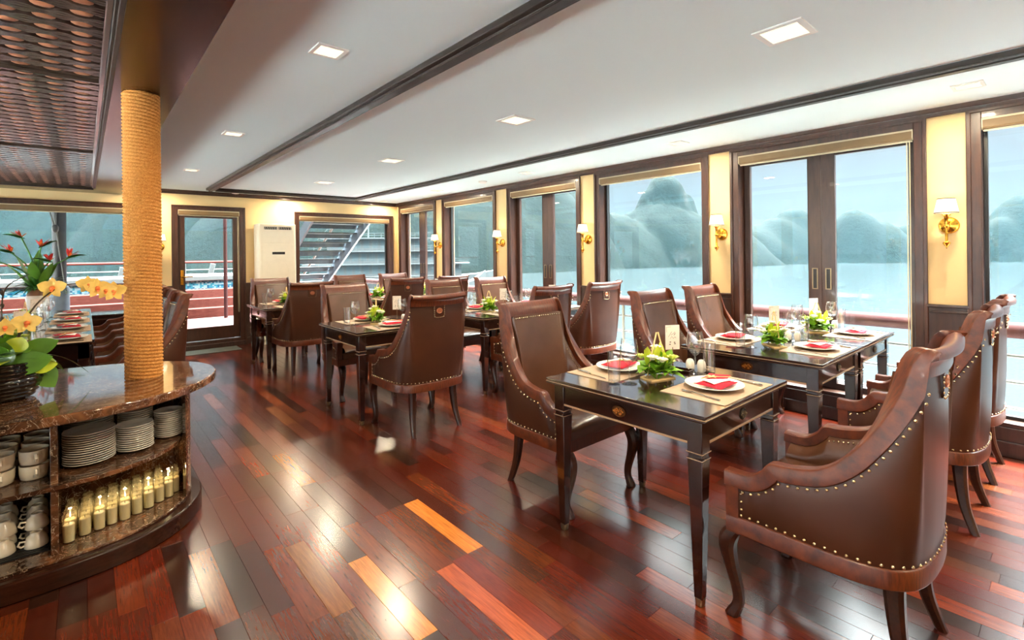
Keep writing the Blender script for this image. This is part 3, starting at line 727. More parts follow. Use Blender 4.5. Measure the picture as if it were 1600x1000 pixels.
# tea cups lying upside down on the bottom shelf, on a ribbed black mat
mb = box(-.90, -.125, 2.985, 3.49, .1003, .104)
for i in range(30): mb.box(-.895, -.13, 2.99+i*.0163, 2.998+i*.0163, .104, .107)
tag(mb.build('rubber_mat', 'black_plastic'), 'ribbed dark mat under the upturned cups on the bottom shelf', 'mat')
def make_teacup():
    mb = MB(); mb.lathe([(.0405, 0), (.042, .002), (.040, .018), (.033, .042), (.022, .052), (.0215, .062), (.018, .062), (.018, .056), (.001, .054)], seg=26, cap=False)
    o = mb.build('tea_cup', 'cup_china', angle=60)
    hb = MB(); hb.tube([(.0, -.036, .03), (.0, -.054, .034), (.0, -.06, .02), (.0, -.05, .01), (.0, -.04, .012)], .0045, 8); hb.build('handle', 'cup_china', o); return o
TEA = Proto(make_teacup())
for ci, x in enumerate((-.170, -.276, -.382, -.488)):
    for ri in range(4):
        TEA.put((x-.004*ri, 3.065+ri*.102, .1075), -1.35+.2*ri, 'upturned cream tea cup, %s column from the divider, %s row back' % (NTH[ci], NTH[ri]), 'tea cup', 'upturned tea cups on the bottom shelf')
        if ri < 3: TEA.put((x-.004*ri, 3.116+ri*.102, .1705), -1.5+.15*ri, 'cream tea cup perched on others, %s column from the divider, %s row back' % (NTH[ci], NTH[ri]), 'tea cup', 'upturned tea cups on the bottom shelf')
# candle glasses
def make_candle():
    mb = MB(); mb.lathe([(.001, .001), (.0215, .001), (.0225, .004), (.0235, .122), (.0225, .122), (.0218, .006), (.001, .004)], seg=24, cap=False)
    o = mb.build('candle_glass', 'drink_glass', angle=60)
    w = MB(); w.lathe([(.001, .0045), (.0212, .0045), (.0218, .076), (.019, .079), (.001, .079)], seg=22); w = w.build('wax', 'cream_wax', o)
    MB().tube([(0, 0, .078), (.001, .001, .09)], .001, 5).build('wick', 'black_plastic', w); return o
CAN = Proto(make_candle())
front = [(-.062, 3.015), (-.006, 3.045), (.045, 3.062), (.092, 3.082), (.142, 3.088), (.192, 3.118), (.242, 3.152), (.290, 3.19), (.334, 3.222), (.366, 3.268)]
for ri in range(4):
    for ci, (x, y) in enumerate(front):
        yy = y+ri*.060
        if yy > 3.45 or (ri > 1 and ci > 7): continue
        cd = CAN.put((x+.004*ri, yy, .1005), random.random()*6, 'cream candle in a clear glass, %s from the divider, %s row on the bottom shelf' % (NTH[ci], ('front', 'second', 'third', 'back')[ri]), 'candle', 'candle glasses on the bottom shelf')
        if ri == 1 and ci % 2 == 0:
            MB().lathe([(.0005, .086), (.0032, .093), (.003, .099), (.0005, .110)], seg=8).build('flame', 'flame', cd); lamp('POINT', 'flame_light', (0, 0, .112), .10, (1, .70, .34), cd, .006)

# ------------------------------------------------------------------ orchid bowl on the counter
ob = thing('orchid_arrangement', (-.285, 3.235, .742), 0, 'yellow orchids with big green leaves in a ribbed black bowl on the counter', 'plant')
prof = [(.001, .002), (.075, .002), (.085, .012)]
for i in range(9):
    q = i/8; r = .092+.052*math.sin(PI*(.12+.66*q)); z = .018+.145*q; prof += [(r-.0035, z-.006), (r, z), (r, z+.006)]
prof += [(.118, .172), (.112, .172), (.108, .155), (.001, .15)]
MB().lathe(prof, seg=40, cap=False).build('bowl', 'bowl_black', ob, angle=30)
mb = MB(); rng = random.Random(5)
for i in range(60):
    a, q = rng.random()*6.28, math.sqrt(rng.random())*.10; mb.ball((q*math.cos(a), q*math.sin(a), .158), rng.uniform(.006, .013), None, .006, 7, 5)
mb.build('pebbles', 'pebbles', ob)
LV = [((.10, .06, .55), .26, .12, .55, 'leaf_dark'), ((.75, -.30, .45), .20, .10, .5, 'leaf_dark'), ((.85, .1, .25), .17, .11, .45, 'leaf_yellow'), ((.6, .5, .3), .26, .10, .7, 'leaf_dark'), ((-.35, -.5, .8), .26, .17, .35, 'leaf_dark'), ((.15, -.8, .75), .20, .14, .4, 'leaf_dark'), ((.45, -.55, .9), .2, .12, .5, 'leaf_dark'), ((.0, -.3, 1), .2, .12, .3, 'leaf_dark'),
      ((-.1, -.8, .4), .2, .11, .4, 'leaf_yellow'), ((1, .45, .55), .34, .035, .8, 'leaf_dark'), ((-.8, .2, .5), .25, .12, .5, 'leaf_dark'), ((.3, .8, .5), .24, .1, .5, 'leaf_dark'), ((.9, -.1, -.02), .16, .09, .6, 'leaf_dark'), ((-.6, -.9, .3), .22, .12, .4, 'leaf_yellow')]
for d, L, w, dr, m in LV:
    MB().leaf((d[0]*.03, d[1]*.03, .16), d, L, w, dr, .18, 8).build('leaf', m, ob)
for b_, d, L, w, m in (((-.09, -.06, .15), (-.35, -.1, 1), .20, .16, 'leaf_dark'), ((.02, -.08, .14), (.95, -.1, .45), .17, .11, 'leaf_dark'), ((.08, -.06, .15), (1, -.1, .12), .11, .09, 'leaf_yellow'), ((.11, -.03, .15), (.5, -.1, -.75), .12, .10, 'leaf_dark'),
                       ((-.02, -.07, .15), (.25, -.1, .9), .15, .12, 'leaf_dark'), ((-.12, -.06, .14), (-1, -.1, .3), .16, .1, 'leaf_yellow'), ((.0, -.09, .14), (-.8, -.1, .35), .14, .09, 'leaf_yellow'), ((.045, -.07, .22), (.25, -.1, .8), .085, .085, 'leaf_yellow'), ((.06, -.03, .19), (.9, -.1, .6), .16, .09, 'leaf_dark')):
    MB().leaf(b_, d, L, w, .15, .16, 8, up=(-.25, -1, .35)).build('leaf', m, ob)
def orchid(mb, c, facing, s):
    c = Vector(c); f = Vector(facing).normalized(); a = f.cross(Vector((0, 0, 1))).normalized(); b = a.cross(f).normalized()
    for k in range(5):
        q = 2*PI*k/5+PI/2; d = math.cos(q)*a+math.sin(q)*b; L = s*(.5 if k in (0, 2, 3) else .56); wd = s*(.32 if k in (0, 2, 3) else .52)
        mb.leaf(c, d+f*.12, L, wd, .0, .12, 5, up=f)
    mb.cur = 1; mb.ball(c+f*s*.06, s*.10, None, None, 8, 6); mb.leaf(c+f*s*.05, -b+f*.4, s*.22, s*.14, .0, .3, 4, up=f); mb.cur = 0
stems = [([(.02, 0, .15), (.05, -.01, .28), (.11, .0, .42), (.19, .02, .50), (.27, .03, .515), (.35, .03, .48)], [(.17, .02, .50), (.30, .03, .51), (.335, .03, .49), (.37, .03, .475), (.40, .03, .47)]),
         ([(.0, 0, .15), (.0, 0, .30), (.0, .01, .44), (.02, .01, .52), (.09, .02, .57)], []),
         ([(-.03, -.02, .15), (-.04, -.02, .3), (-.10, -.03, .40), (-.2, -.05, .44)], [(-.07, -.03, .36), (-.13, -.05, .33)]),
         ([(.01, .0, .15), (.04, .0, .22), (.07, -.02, .33)], [(.085, -.03, .345), (.012, -.02, .33)])]
for pts, fl in stems:
    P = crom(pts, 5); st_ = MB().tube(P, [.0045-.0025*i/len(P) for i in range(len(P))], 7).build('stem', 'twig', ob)
    for k, c in enumerate(fl):
        mb = MB(); orchid(mb, c, (-.25+.25*(k % 3), -1, .12), .105 if k % 2 == 0 else .09); mb.build('orchid_flower', ['petal_yellow', 'petal_orange'], st_)
mb = MB(); rng = random.Random(9)
for i in range(5):
    z = .3+.06*i; mb.ball((.002, -.006, z-.05), .008, .006, .012, 7, 5)
mb.build('buds', 'twig', ob)

# ------------------------------------------------------------------ dining tables
def make_table(lx, ly):
    root = thing('dining_table'); hx, hy = lx/2, ly/2
    mb = MB()
    for a, z0, z1 in ((.0, .748, .76), (.004, .742, .748), (.0, .733, .742), (.012, .727, .733)):
        mb.box(-hx+a, hx-a, -hy+a, hy-a, z0, z1)
    mb.build('tabletop', 'table_wood', root, bevel=.003)
    el = MB()  # pale strips stand in for reflections along the tabletop bevels
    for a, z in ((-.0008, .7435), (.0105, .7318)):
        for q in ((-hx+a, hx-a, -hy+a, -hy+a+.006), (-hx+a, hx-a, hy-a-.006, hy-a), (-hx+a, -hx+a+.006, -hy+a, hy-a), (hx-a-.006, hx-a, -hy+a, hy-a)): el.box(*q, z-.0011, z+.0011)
    el.build('edge_glint', 'table_inlay_and_glint', root)
    ap = MB(); ix, iy = hx-.03, hy-.03
    ap.box(-ix+.05, ix-.05, -iy+.006, -iy+.028, .632, .727); ap.box(-ix+.05, ix-.05, iy-.028, iy-.006, .632, .727)
    ap.box(-ix+.006, -ix+.028, -iy+.05, iy-.05, .632, .727); ap.box(ix-.028, ix-.006, -iy+.05, iy-.05, .632, .727)
    a_ = ap.build('apron', 'table_wood', root, bevel=.002)
    bd = MB()
    for z0, z1, e in ((.630, .637, .004), (.722, .727, .003)):
        bd.box(-ix+.05, ix-.05, -iy+.006-e, -iy+.006, z0, z1); bd.box(-ix+.05, ix-.05, iy-.006, iy-.006+e, z0, z1)
        bd.box(-ix+.006-e, -ix+.006, -iy+.05, iy-.05, z0, z1); bd.box(ix-.006, ix-.006+e, -iy+.05, iy-.05, z0, z1)
    bd.build('beading', 'table_inlay_and_glint', a_)
    for sx in (-1, 1):
        for sy in (-1, 1):
            cx, cy = sx*(ix-.03), sy*(iy-.03); lg = MB(); h = .031
            lg.box(cx-h, cx+h, cy-h, cy+h, .60, .727)
            lg.box(cx-h-.003, cx+h+.003, cy-h-.003, cy+h+.003, .596, .604); lg.box(cx-h+.003, cx+h-.003, cy-h+.003, cy+h-.003, .58, .596); lg.box(cx-h-.002, cx+h+.002, cy-h-.002, cy+h+.002, .572, .58)
            lg.rings([[(cx+a*q, cy+b*q, z) for a, b in ((-1,-1),(1,-1),(1,1),(-1,1))] for q, z in ((.017, .03), (.031, .572))], True, False)
            l = lg.build('leg', 'table_wood', root, bevel=.0025)
            iz = MB()
            for e, z in ((.0035, .602), (.0025, .576)): iz.box(cx-h-e, cx+h+e, cy-h-e, cy+h+e, z-.0012, z+.0012)
            iz.build('collar_line', 'table_inlay_and_glint', l)
            MB().rings([[(cx+q*math.cos(2*PI*k/14), cy+q*math.sin(2*PI*k/14), z) for k in range(14)] for q, z in ((.015, 0), (.018, .004), (.0205, .032))]).build('foot_cap', 'old_brass', l)
    for (nx, ny, mat) in ((-1, 0, 'emblem'), (1, 0, 'emblem'), (0, -1, 'old_brass'), (0, 1, 'old_brass')):
        em = MB(); d = ix-.006 if nx else iy-.006
        def pt(u, v, w): return (nx*(d+w), u, .679+v) if nx else (u, ny*(d+w), .679+v)
        em.cur = 0; A, B = (.036, .025) if nx else (.028, .025)
        em.rings([[pt(A*q*math.cos(2*PI*k/28), B*q*math.sin(2*PI*k/28), w) for k in range(28)] for q, w in ((1.0, 0), (1.0, .003), (.93, .005), (.86, .003), (.5, .004), (.02, .004))])
        em.cur = 1
        for (cu, cv, r0, sg) in ((-.012, .007, .008, 1), (.010, .008, .008, -1), (-.010, -.008, .007, -1), (.013, -.008, .007, 1), (.0, .0, .006, 1), (-.022, .0, .005, 1), (.024, .0, .005, -1)):
            em.tube([pt(cu+(r0*(1-.07*i))*math.cos(sg*i*.55), cv+(r0*(1-.07*i))*math.sin(sg*i*.55), .0055) for i in range(12)], .0017, 5)
        em.build('emblem', [mat+'_ground', mat], root)
    return root
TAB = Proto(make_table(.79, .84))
TABLES = {  # key: (x, y, label, short description used by the things on it)
    'A1': (2.143, 1.342, 'nearest dark wooden dining table in the foreground, standing alone', 'nearest table in the foreground'),
    'A2': (3.41, 1.335, 'aisle half of the nearest pair of dark tables by the window', 'aisle-side table of nearest window pair'),
    'A3': (4.203, 1.335, 'window half of the nearest pair of dark tables, against the window', 'window-side table of nearest window pair'),
    'B1': (2.04, 4.22, 'single dark dining table in the middle row, beside the aisle', 'single table in the middle row'),
    'B2': (3.32, 4.22, 'aisle half of the middle pair of dark tables by the windows', 'aisle-side table of middle window pair'),
    'B3': (4.112, 4.22, 'window half of the middle pair of dark tables by the windows', 'window-side table of middle window pair'),
    'C1': (2.01, 6.77, 'single dark dining table in the far row near the glazed door', 'single table in the far row'),
    'C2': (3.27, 6.77, 'aisle half of the far pair of dark tables by the corner', 'aisle-side table of far pair'),
    'C3': (4.062, 6.77, 'window half of the far pair of dark tables by the corner', 'window-side table of far pair')}
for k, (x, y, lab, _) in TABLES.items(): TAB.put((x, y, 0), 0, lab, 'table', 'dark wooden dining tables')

# ------------------------------------------------------------------ chairs
Bk = [(.300, .28), (.300, .205), (.300, .155), (.300, .112), (.300, .05), (.300, -.03), (.297, -.10), (.286, -.16), (.262, -.212), (.225, -.248), (.18, -.268), (.12, -.280), (.06, -.285), (0, -.287)]
Tk = [(.300, .282, .560), (.300, .200, .561), (.300, .155, .590), (.299, .122, .628), (.297, .06, .634), (.292, -.03, .657), (.283, -.10, .712), (.272, -.160, .795), (.260, -.205, .878), (.250, -.240, .962), (.245, -.269, 1.039), (.155, -.287, 1.026), (.07, -.295, 1.020), (0, -.297, 1.018)]
Ik = [(.236, .27), (.236, .205), (.236, .155), (.236, .112), (.236, .05), (.236, -.02), (.235, -.07), (.232, -.11), (.222, -.135), (.200, -.148), (.165, -.156), (.11, -.160), (.055, -.162), (0, -.163)]
def make_chair():
    root = thing('leather_dining_chair'); n = 4
    B, T, I = crom(Bk, n), crom(Tk, n), crom(Ik, n); N = len(B); E_ = 10*n
    nrm, dn = [], []
    for i in range(N):
        a, b = Vector(T[max(i-1, 0)]), Vector(T[min(i+1, N-1)]); t_ = (b-a)
        pb = Vector(B[min(i+1, N-1)])-Vector(B[max(i-1, 0)]); pn = Vector((pb.y*-1, pb.x)); pn = Vector((-pb.y, pb.x, 0)).normalized()
        if i <= E_-4: t2 = Vector((0, t_.y, t_.z)).normalized(); w = 1
        else: t2 = Vector((t_.x, t_.y, 0)).normalized(); w = 0
        nrm.append(pn); d = Vector((0, t2.z, -t2.y)) if w else Vector((0, 0, -1))
        if w: d = Vector((0, -t2.z, t2.y)); d = d if d.z < 0 else -d
        dn.append(d)
    for i in range(E_-3, E_+1):                  # blend at the horn
        q = (i-(E_-4))/5; dn[i] = (dn[E_-4]*(1-q)+Vector((0, 0, -1))*q).normalized()
    def both(fn):                                # left and right sides as one run round the back
        Lh = [fn(i, 1) for i in range(N)]; Rh = [fn(i, -1) for i in range(N-1)]
        return Lh+Rh[::-1]
    def mir(v, s): return (v[0]*s, v[1], v[2])
    # outer leather
    rows = []; nv = 10
    for j in range(nv+1):
        v = j/nv
        def f(i, s):
            ii = max(i, 3) if i < 3 else i
            b = Vector((B[i][0], min(B[i][1], .24), .398)); top = Vector(T[i])+dn[i]*(.052 if i < E_ else .022); top.y = min(top.y, .24)
            if i >= E_: top.z = 1.004
            elif i > E_-4: top.z = min(top.z, 1.004)
            p = b.lerp(top, v)+nrm[i]*(.004+.010*math.sin(PI*v)**.6*(1 if 4 < i else .3)); return mir(p, s)
        rows.append(both(f))
    upm = MB().grid(rows, flip=True)
    # inner leather
    rows = []
    for j in range(nv+1):
        v = j/nv
        def f(i, s):
            b = Vector((I[i][0], I[i][1], .44)); top = Vector(T[i])+dn[i]*.040-nrm[i]*.034; top.y = min(top.y, .255)
            if i >= E_-2: top = Vector((min(T[i][0], .212), T[i][1]+.042, .999))
            p = b.lerp(top, v)-nrm[i]*(.016*math.sin(PI*v)); return mir(p, s)
        rows.append(both(f))
    inm = MB().grid(rows)
    # show-wood frame along arms and back edges, front posts, scrolled crest
    fr = MB(); prof = [(.014, .004), (.010, -.001), (-.030, -.001), (-.038, .006), (-.038, .040), (-.03, .046), (.008, .056), (.013, .052)]
    for s in (1, -1):
        rg = []
        for i in range(E_+1):
            rg.append([mir(Vector(T[i])+nrm[i]*a+dn[i]*b, s) for a, b in prof])
        rg = rg[:E_-3]                                # the rail curls back at the top
        for yy, zz, dy, dz, k_ in ((-.250, 1.004, -.80, -.60, 1.0), (-.262, 1.040, -.72, -.70, .92), (-.276, 1.066, -.55, -.83, .80), (-.294, 1.083, -.22, -.97, .68), (-.313, 1.086, .15, -.98, .58), (-.327, 1.079, .5, -.86, .48)):
            d_ = Vector((0, dy, dz)).normalized(); rg.append([mir(Vector((T[E_][0], yy, zz))+nrm[E_-4]*a+d_*b*k_, s) for a, b in prof])
        fr.rings(rg, True, True)
        fr.box(*sorted((s*.2645, s*.3115)), .232, .2785, .335, .5575)
    cp = [(.010, -.03), (.005, .0), (-.004, .028), (-.018, .050), (-.036, .060), (-.053, .057), (-.063, .045), (-.062, .031), (-.052, .026), (-.040, .018), (-.033, .0), (-.032, -.028)]
    rg = []
    for k in range(17):
        u = -1+k/8; x = .240*u; sag = .008*(1-u*u); bk = .020*(1-u*u)
        rg.append([(x, -.267-bk+a, 1.022-sag+b) for a, b in cp])
    fr.rings(rg, True, True)
    fr.build('frame', 'chair_wood', root, bevel=0, angle=45)
    # seat rail
    rl = MB(); o1 = both(lambda i, s: (Vector((B[i][0], B[i][1], 0))+nrm[i]*.012)*1); o1 = both(lambda i, s: mir(Vector((B[i][0], B[i][1], 0))+nrm[i]*.012, s)); i1 = both(lambda i, s: mir(Vector((B[i][0], B[i][1], 0))-nrm[i]*.035, s))
    rg = []
    for a, b in zip(o1, i1): rg.append([(a[0], a[1], .336), (a[0], a[1], .392), (a[0]*.99, a[1]*.99, .399), (b[0], b[1], .399), (b[0], b[1], .336)])
    rl.rings(rg, True, False); rl.box(-.29, .29, .245, .283, .336, .399)
    rl.build('seat_rail', 'chair_wood', root, bevel=.003, angle=30)
    # seat cushion
    n_ = 14; P = []
    for j in range(n_+1):
        v = -1+2*j/n_; row = []
        for i in range(n_+1):
            u = -1+2*i/n_; e = max(abs(u), abs(v)); x = u*.258*(1-.10*max(0, -v)**2); y = .055+v*.225; z = .452+.030*(1-u**4)*(1-v**4)
            row.append((x, y, z))
        P.append(row)
    cu = MB().grid(P); per = P[0]+[r[-1] for r in P[1:]]+P[-1][-2::-1]+[r[0] for r in P[-2:0:-1]]
    cu.rings([[(x, y, z) for x, y, z in per], [(x*1.015, y+(.006 if y > .2 else 0), z-.014) for x, y, z in per], [(x*1.015, y+(.006 if y > .2 else 0), .40) for x, y, z in per]], False, True)
    cu.build('seat', 'seat_leather', root, angle=70)
    # legs
    for s in (1, -1):
        MB().sq([(s*.268, .258, .338, .064), (s*.270, .282, .305, .064), (s*.270, .292, .255, .056), (s*.268, .278, .18, .046), (s*.268, .258, .11, .039), (s*.268, .254, .06, .037), (s*.268, .268, .026, .044), (s*.268, .276, .006, .048), (s*.268, .276, 0, .044)]).build('leg', 'chair_leg_wood', root)
        MB().sq([(s*.185, -.205, .338, .058), (s*.187, -.208, .25, .052), (s*.195, -.222, .13, .043), (s*.206, -.252, .03, .036), (s*.210, -.264, 0, .034)]).build('leg', 'chair_leg_wood', root)
    # nails
    nl = upm; upm.cur = 1; inm.cur = 1
    def run(pts, sp, r, nl=upm):
        acc = 0; last = None
        for (p, nn) in pts:
            p = Vector(p)
            if last is None: nl.dome(p, nn, r); last = p; continue
            while True:
                dd = (p-last).length
                if dd < sp: break
                last = last+(p-last)*(sp/dd); nl.dome(last, nn, r)
    for s in (1, -1):
        run([(mir(Vector((T[i][0], min(T[i][1], .222), T[i][2]))+dn[i]*.064+nrm[i]*.011, s), mir(nrm[i], s)) for i in range(3, E_-1)], .030, .0058)
        run([(Vector((s*.309, .222, z)), (s, 0, 0)) for z in (.43, .46, .49)], .029, .0058)
        run([(mir(Vector((B[i][0], min(B[i][1], .222), .409))+nrm[i]*.011, s), mir(nrm[i], s)) for i in range(2, N)], .030, .0058)
        run([(mir(Vector(T[i])+dn[i]*.056-nrm[i]*.0435, s), mir(-nrm[i]+Vector((0, .5, .3)), s)) for i in range(4, E_-2)], .018, .0052, inm)
        run([(mir((T[i][0], T[i][1]-.014-.002, .993), s), (0, -1, .1)) for i in range(E_+1, N)], .024, .0052)
    run([((x, -.297+.028*(x/.245)**2+.050, .982), (0, 1, .25)) for x in [-.198+.396*k/40 for k in range(41)]], .018, .0052, inm)
    by = -.306
    pp = [(.046, 0.999), (.046, 0.924), (.043, 0.907), (.030, 0.896), (-.030, 0.896), (-.043, 0.907), (-.046, 0.924), (-.046, 0.999)]
    run([((x, by-.007+(0.999-z)*.012, z), (0, -1, 0)) for x, z in crom(pp, 6)], .0165, .0045)
    upm.build('outer_upholstery', ['leather', 'nail'], root, angle=60); inm.build('backrest', ['seat_leather', 'nail'], root, angle=60)
    # badge on the back
    ps = [(x*.95, z) for x, z in crom(pp, 4)]
    bd = MB(); bd.rings([[(x*q, by-.0005-e+(0.999-z)*.012, 0.949+(z-0.949)*q) for x, z in ps] for q, e in ((1, -.006), (1, .003), (.93, .007), (.02, .007))], True, True)
    badge = bd.build('badge', 'leather', root)
    md = MB(); my = by-.0075+(0.999-0.949)*.012
    md.rings([[(.026*q*math.cos(2*PI*k/24), my-e, 0.949+.021*q*math.sin(2*PI*k/24)) for k in range(24)] for q, e in ((1, -.002), (1, .003), (.9, .005), (.8, .003), (.02, .0035))])
    for (cu_, cv, r0, sg) in ((-.008, .005, .006, 1), (.008, .005, .006, -1), (-.006, -.007, .005, -1), (.008, -.007, .005, 1)):
        md.tube([(cu_+(r0*(1-.07*i))*math.cos(sg*i*.55), my-.005, 0.949+cv+(r0*(1-.07*i))*math.sin(sg*i*.55)) for i in range(12)], .0012, 5)
    md.build('medallion', 'copper', badge)
    return root
CH = Proto(make_chair())
NEAR, FAR = 0, PI
for x, y, rz, lab in (
    (2.125, .60, NEAR, 'leather dining chair largest in the right foreground, seen from behind'),
    (3.44, .60, NEAR, 'leather chair seen from behind at the aisle half of the nearest window pair'),
    (4.22, .60, NEAR, 'leather chair seen from behind beside the window at the nearest window pair'),
    (2.17, 2.03, FAR, 'leather armchair facing the viewer behind the nearest table'),
    (3.41, 1.95, FAR, 'leather chair facing the viewer behind the aisle half of the nearest window pair'),
    (4.20, 1.95, FAR, 'leather chair facing the viewer behind the window half of the nearest window pair'),
    (2.08, 3.57, NEAR, 'leather chair seen from behind at the single table in the middle row'),
    (3.36, 3.57, NEAR, 'leather chair seen from behind at the aisle half of the middle window pair'),
    (4.14, 3.57, NEAR, 'leather chair seen from behind at the window half of the middle window pair'),
    (2.11, 4.87, FAR, 'leather chair facing the viewer behind the single table in the middle row'),
    (3.36, 4.87, FAR, 'leather chair facing the viewer behind the aisle half of the middle pair'),
    (4.10, 4.87, FAR, 'leather chair facing the viewer behind the window half of the middle pair'),
    (2.03, 6.24, NEAR, 'leather chair seen from behind at the single table in the far row'),
    (3.29, 6.24, NEAR, 'leather chair seen from behind at the aisle half of the far pair'),
    (4.04, 6.24, NEAR, 'leather chair seen from behind at the window half of the far pair'),
    (2.02, 7.33, FAR, 'leather chair facing the viewer in front of the white air conditioner'),
    (3.20, 7.33, FAR, 'leather chair facing the viewer in front of the staircase window'),
    (3.95, 7.33, FAR, 'leather chair facing the viewer closest to the far right corner')):
    CH.put((x, y, 0), rz, lab, 'chair', 'brown leather dining chairs')
for k in range(5):
    CH.put((.345, 5.06+.634*k, 0), PI/2, 'leather chair along the long table behind the rope column, %s from the viewer' % NTH[k], 'chair', 'brown leather dining chairs')

# ------------------------------------------------------------------ things on the tables
def make_placemat():
    mb = MB(); mb.box(-.235, .235, -.148, .148, 0, .0025); return mb.build('placemat', 'placemat')
def make_napkin():
    root = thing('folded_napkin')
    def pad(mb, pts, z0, z1, n=8):
        P = []
        for j in range(n+1):
            v = j/n; row = []
            for i in range(n+1):
                u = i/n; a, b, c, d = map(Vector, pts); p = (a*(1-u)+b*u)*(1-v)+(d*(1-u)+c*u)*v
                row.append((p.x, p.y, z0+(z1-z0)*(1-(2*u-1)**6)*(1-(2*v-1)**6)+.004*math.sin(u*3+v*2)+.016*max(0, abs(2*u-1)-.55)**2))
            P.append(row)
        mb.grid(P)
    mb = MB(); pad(mb, [(-.11, -.07), (.06, -.075), (.07, .045), (-.10, .055)], .002, .012); mb.build('red_fold', 'napkin_red', root, solid=.003, angle=60)
    mb = MB(); pad(mb, [(-.02, -.05), (.115, -.02), (.10, .075), (-.03, .05)], .012, .018); mb.build('red_fold', 'napkin_red', root, solid=.003, angle=60)
    mb = MB(); pad(mb, [(-.095, -.035), (.035, -.062), (.055, .0), (-.075, .03)], .016, .021); mb.build('white_fold', 'napkin_white', root, solid=.002, angle=60)
    mb = MB(); mb.tube([(-.05, .045, .022), (.0, .0, .028), (.06, -.045, .024)], .0018, 5)
    for k in range(6): mb.leaf((-.012, .012, .024), (math.cos(k*1.05), math.sin(k*1.05), .4), .034, .012, .2, .2, 4)
    mb.build('straw_bow', 'straw', root); return root
def make_fork():
    mb = MB(); mb.tube(crom([(0, -.095, .003), (0, -.04, .004), (0, .02, .006), (0, .045, .007)], 3), [.005, .0045, .004, .0035, .003, .003, .003, .003, .003, .0035], 6)
    mb.rings([[(-w, y, z), (w, y, z), (w, y, z+.0015), (-w, y, z+.0015)] for w, y, z in ((.004, .043, .006), (.010, .055, .004), (.0115, .068, .003))], True, False)
    for k in range(4): mb.rings([[(-.0115+.0062*k+a, y, z+b) for a, b in ((0, 0), (.0042, 0), (.0042, .0014), (0, .0014))] for y, z in ((.067, .003), (.085, .002), (.098, .005))], True, False)
    return mb.build('fork', 'steel', angle=50)
def make_knife():
    mb = MB(); mb.tube([(0, -.11, .004), (0, -.10, .005), (0, -.04, .0055), (0, -.01, .004)], [.004, .006, .0065, .005], 8)
    mb.rings([[(-w, y, .001), (w2, y, .001), (w2, y, .0025), (-w, y, .0025)] for w, w2, y in ((.004, .004, -.012), (.008, .006, .0), (.009, .006, .06), (.006, .006, .095), (.001, .005, .11))], True, False)
    return mb.build('table_knife', 'steel', angle=50)
def make_tumbler():
    mb = MB(); mb.lathe([(.001, 0), (.026, 0), (.0275, .004), (.0315, .155), (.0305, .1555), (.0265, .018), (.001, .015)], seg=28, cap=False); return mb.build('water_tumbler', 'drink_glass', angle=50)
def make_wine():
    mb = MB(); mb.lathe([(.001, .0), (.035, .0), (.0355, .002), (.02, .005), (.006, .010), (.004, .03), (.004, .085), (.008, .094), (.022, .104), (.036, .122), (.0425, .145), (.042, .170), (.0375, .196), (.035, .214), (.0342, .2145), (.0365, .196), (.041, .170), (.0415, .146), (.035, .124), (.021, .107), (.001, .1)], seg=32, cap=False)
    return mb.build('wine_glass', 'drink_glass', angle=60)
def make_shaker():
    root = thing('condiment_shaker'); MB().lathe([(.001, 0), (.019, 0), (.021, .006), (.022, .035), (.019, .05), (.012, .06), (.001, .063)], seg=22).build('body', 'china', root)
    mb = MB()
    for k in range(5): mb.dome((.005*math.cos(k*1.26), .005*math.sin(k*1.26), .0622), (0, 0, 1), .001, 5)
    mb.build('holes', 'black_plastic', root); return root
def make_menu():
    root = thing('menu_stand'); MB().lathe([(.001, 0), (.022, 0), (.022, .004), (.004, .006), (.003, .05), (.003, .112), (.001, .112)], seg=18).build('base', 'old_brass', root)
    mb = box(-.0395, .0395, -.0015, .0015, .10, .23); c = mb.build('card', 'card', root)
    ink = MB()
    for q in range(-1, 2, 2):
        y = .0019*q
        ink.box(-.031, -.008, min(y, y-.0002*q), max(y, y-.0002*q), .162, .1632); ink.box(-.031, -.0298, min(y, y-.0002*q), max(y, y-.0002*q), .14, .162)
        for pts in ([(-.022, .120), (-.012, .132), (-.004, .142)], [(-.008, .128), (.004, .134), (.012, .142), (.008, .130)], [(-.012, .112), (-.004, .122), (.004, .112), (.012, .120), (.018, .114)], [(.006, .126), (.012, .130), (.016, .136)]):
            ink.tube([(x*q*-1, y, z) for x, z in pts], .0008, 4)
        for x, z in ((-.012, .098), (-.014, .088), (.01, .096), (.012, .09)): ink.box(x-.004, x+.004, min(y, y-.0003*q), max(y, y-.0003*q), z-.002, z+.002)
    ink.v = [(x*1.1, y, .10+(z-.066)*1.25) for x, y, z in ink.v]; ink.build('lettering', 'card_ink', c); return root
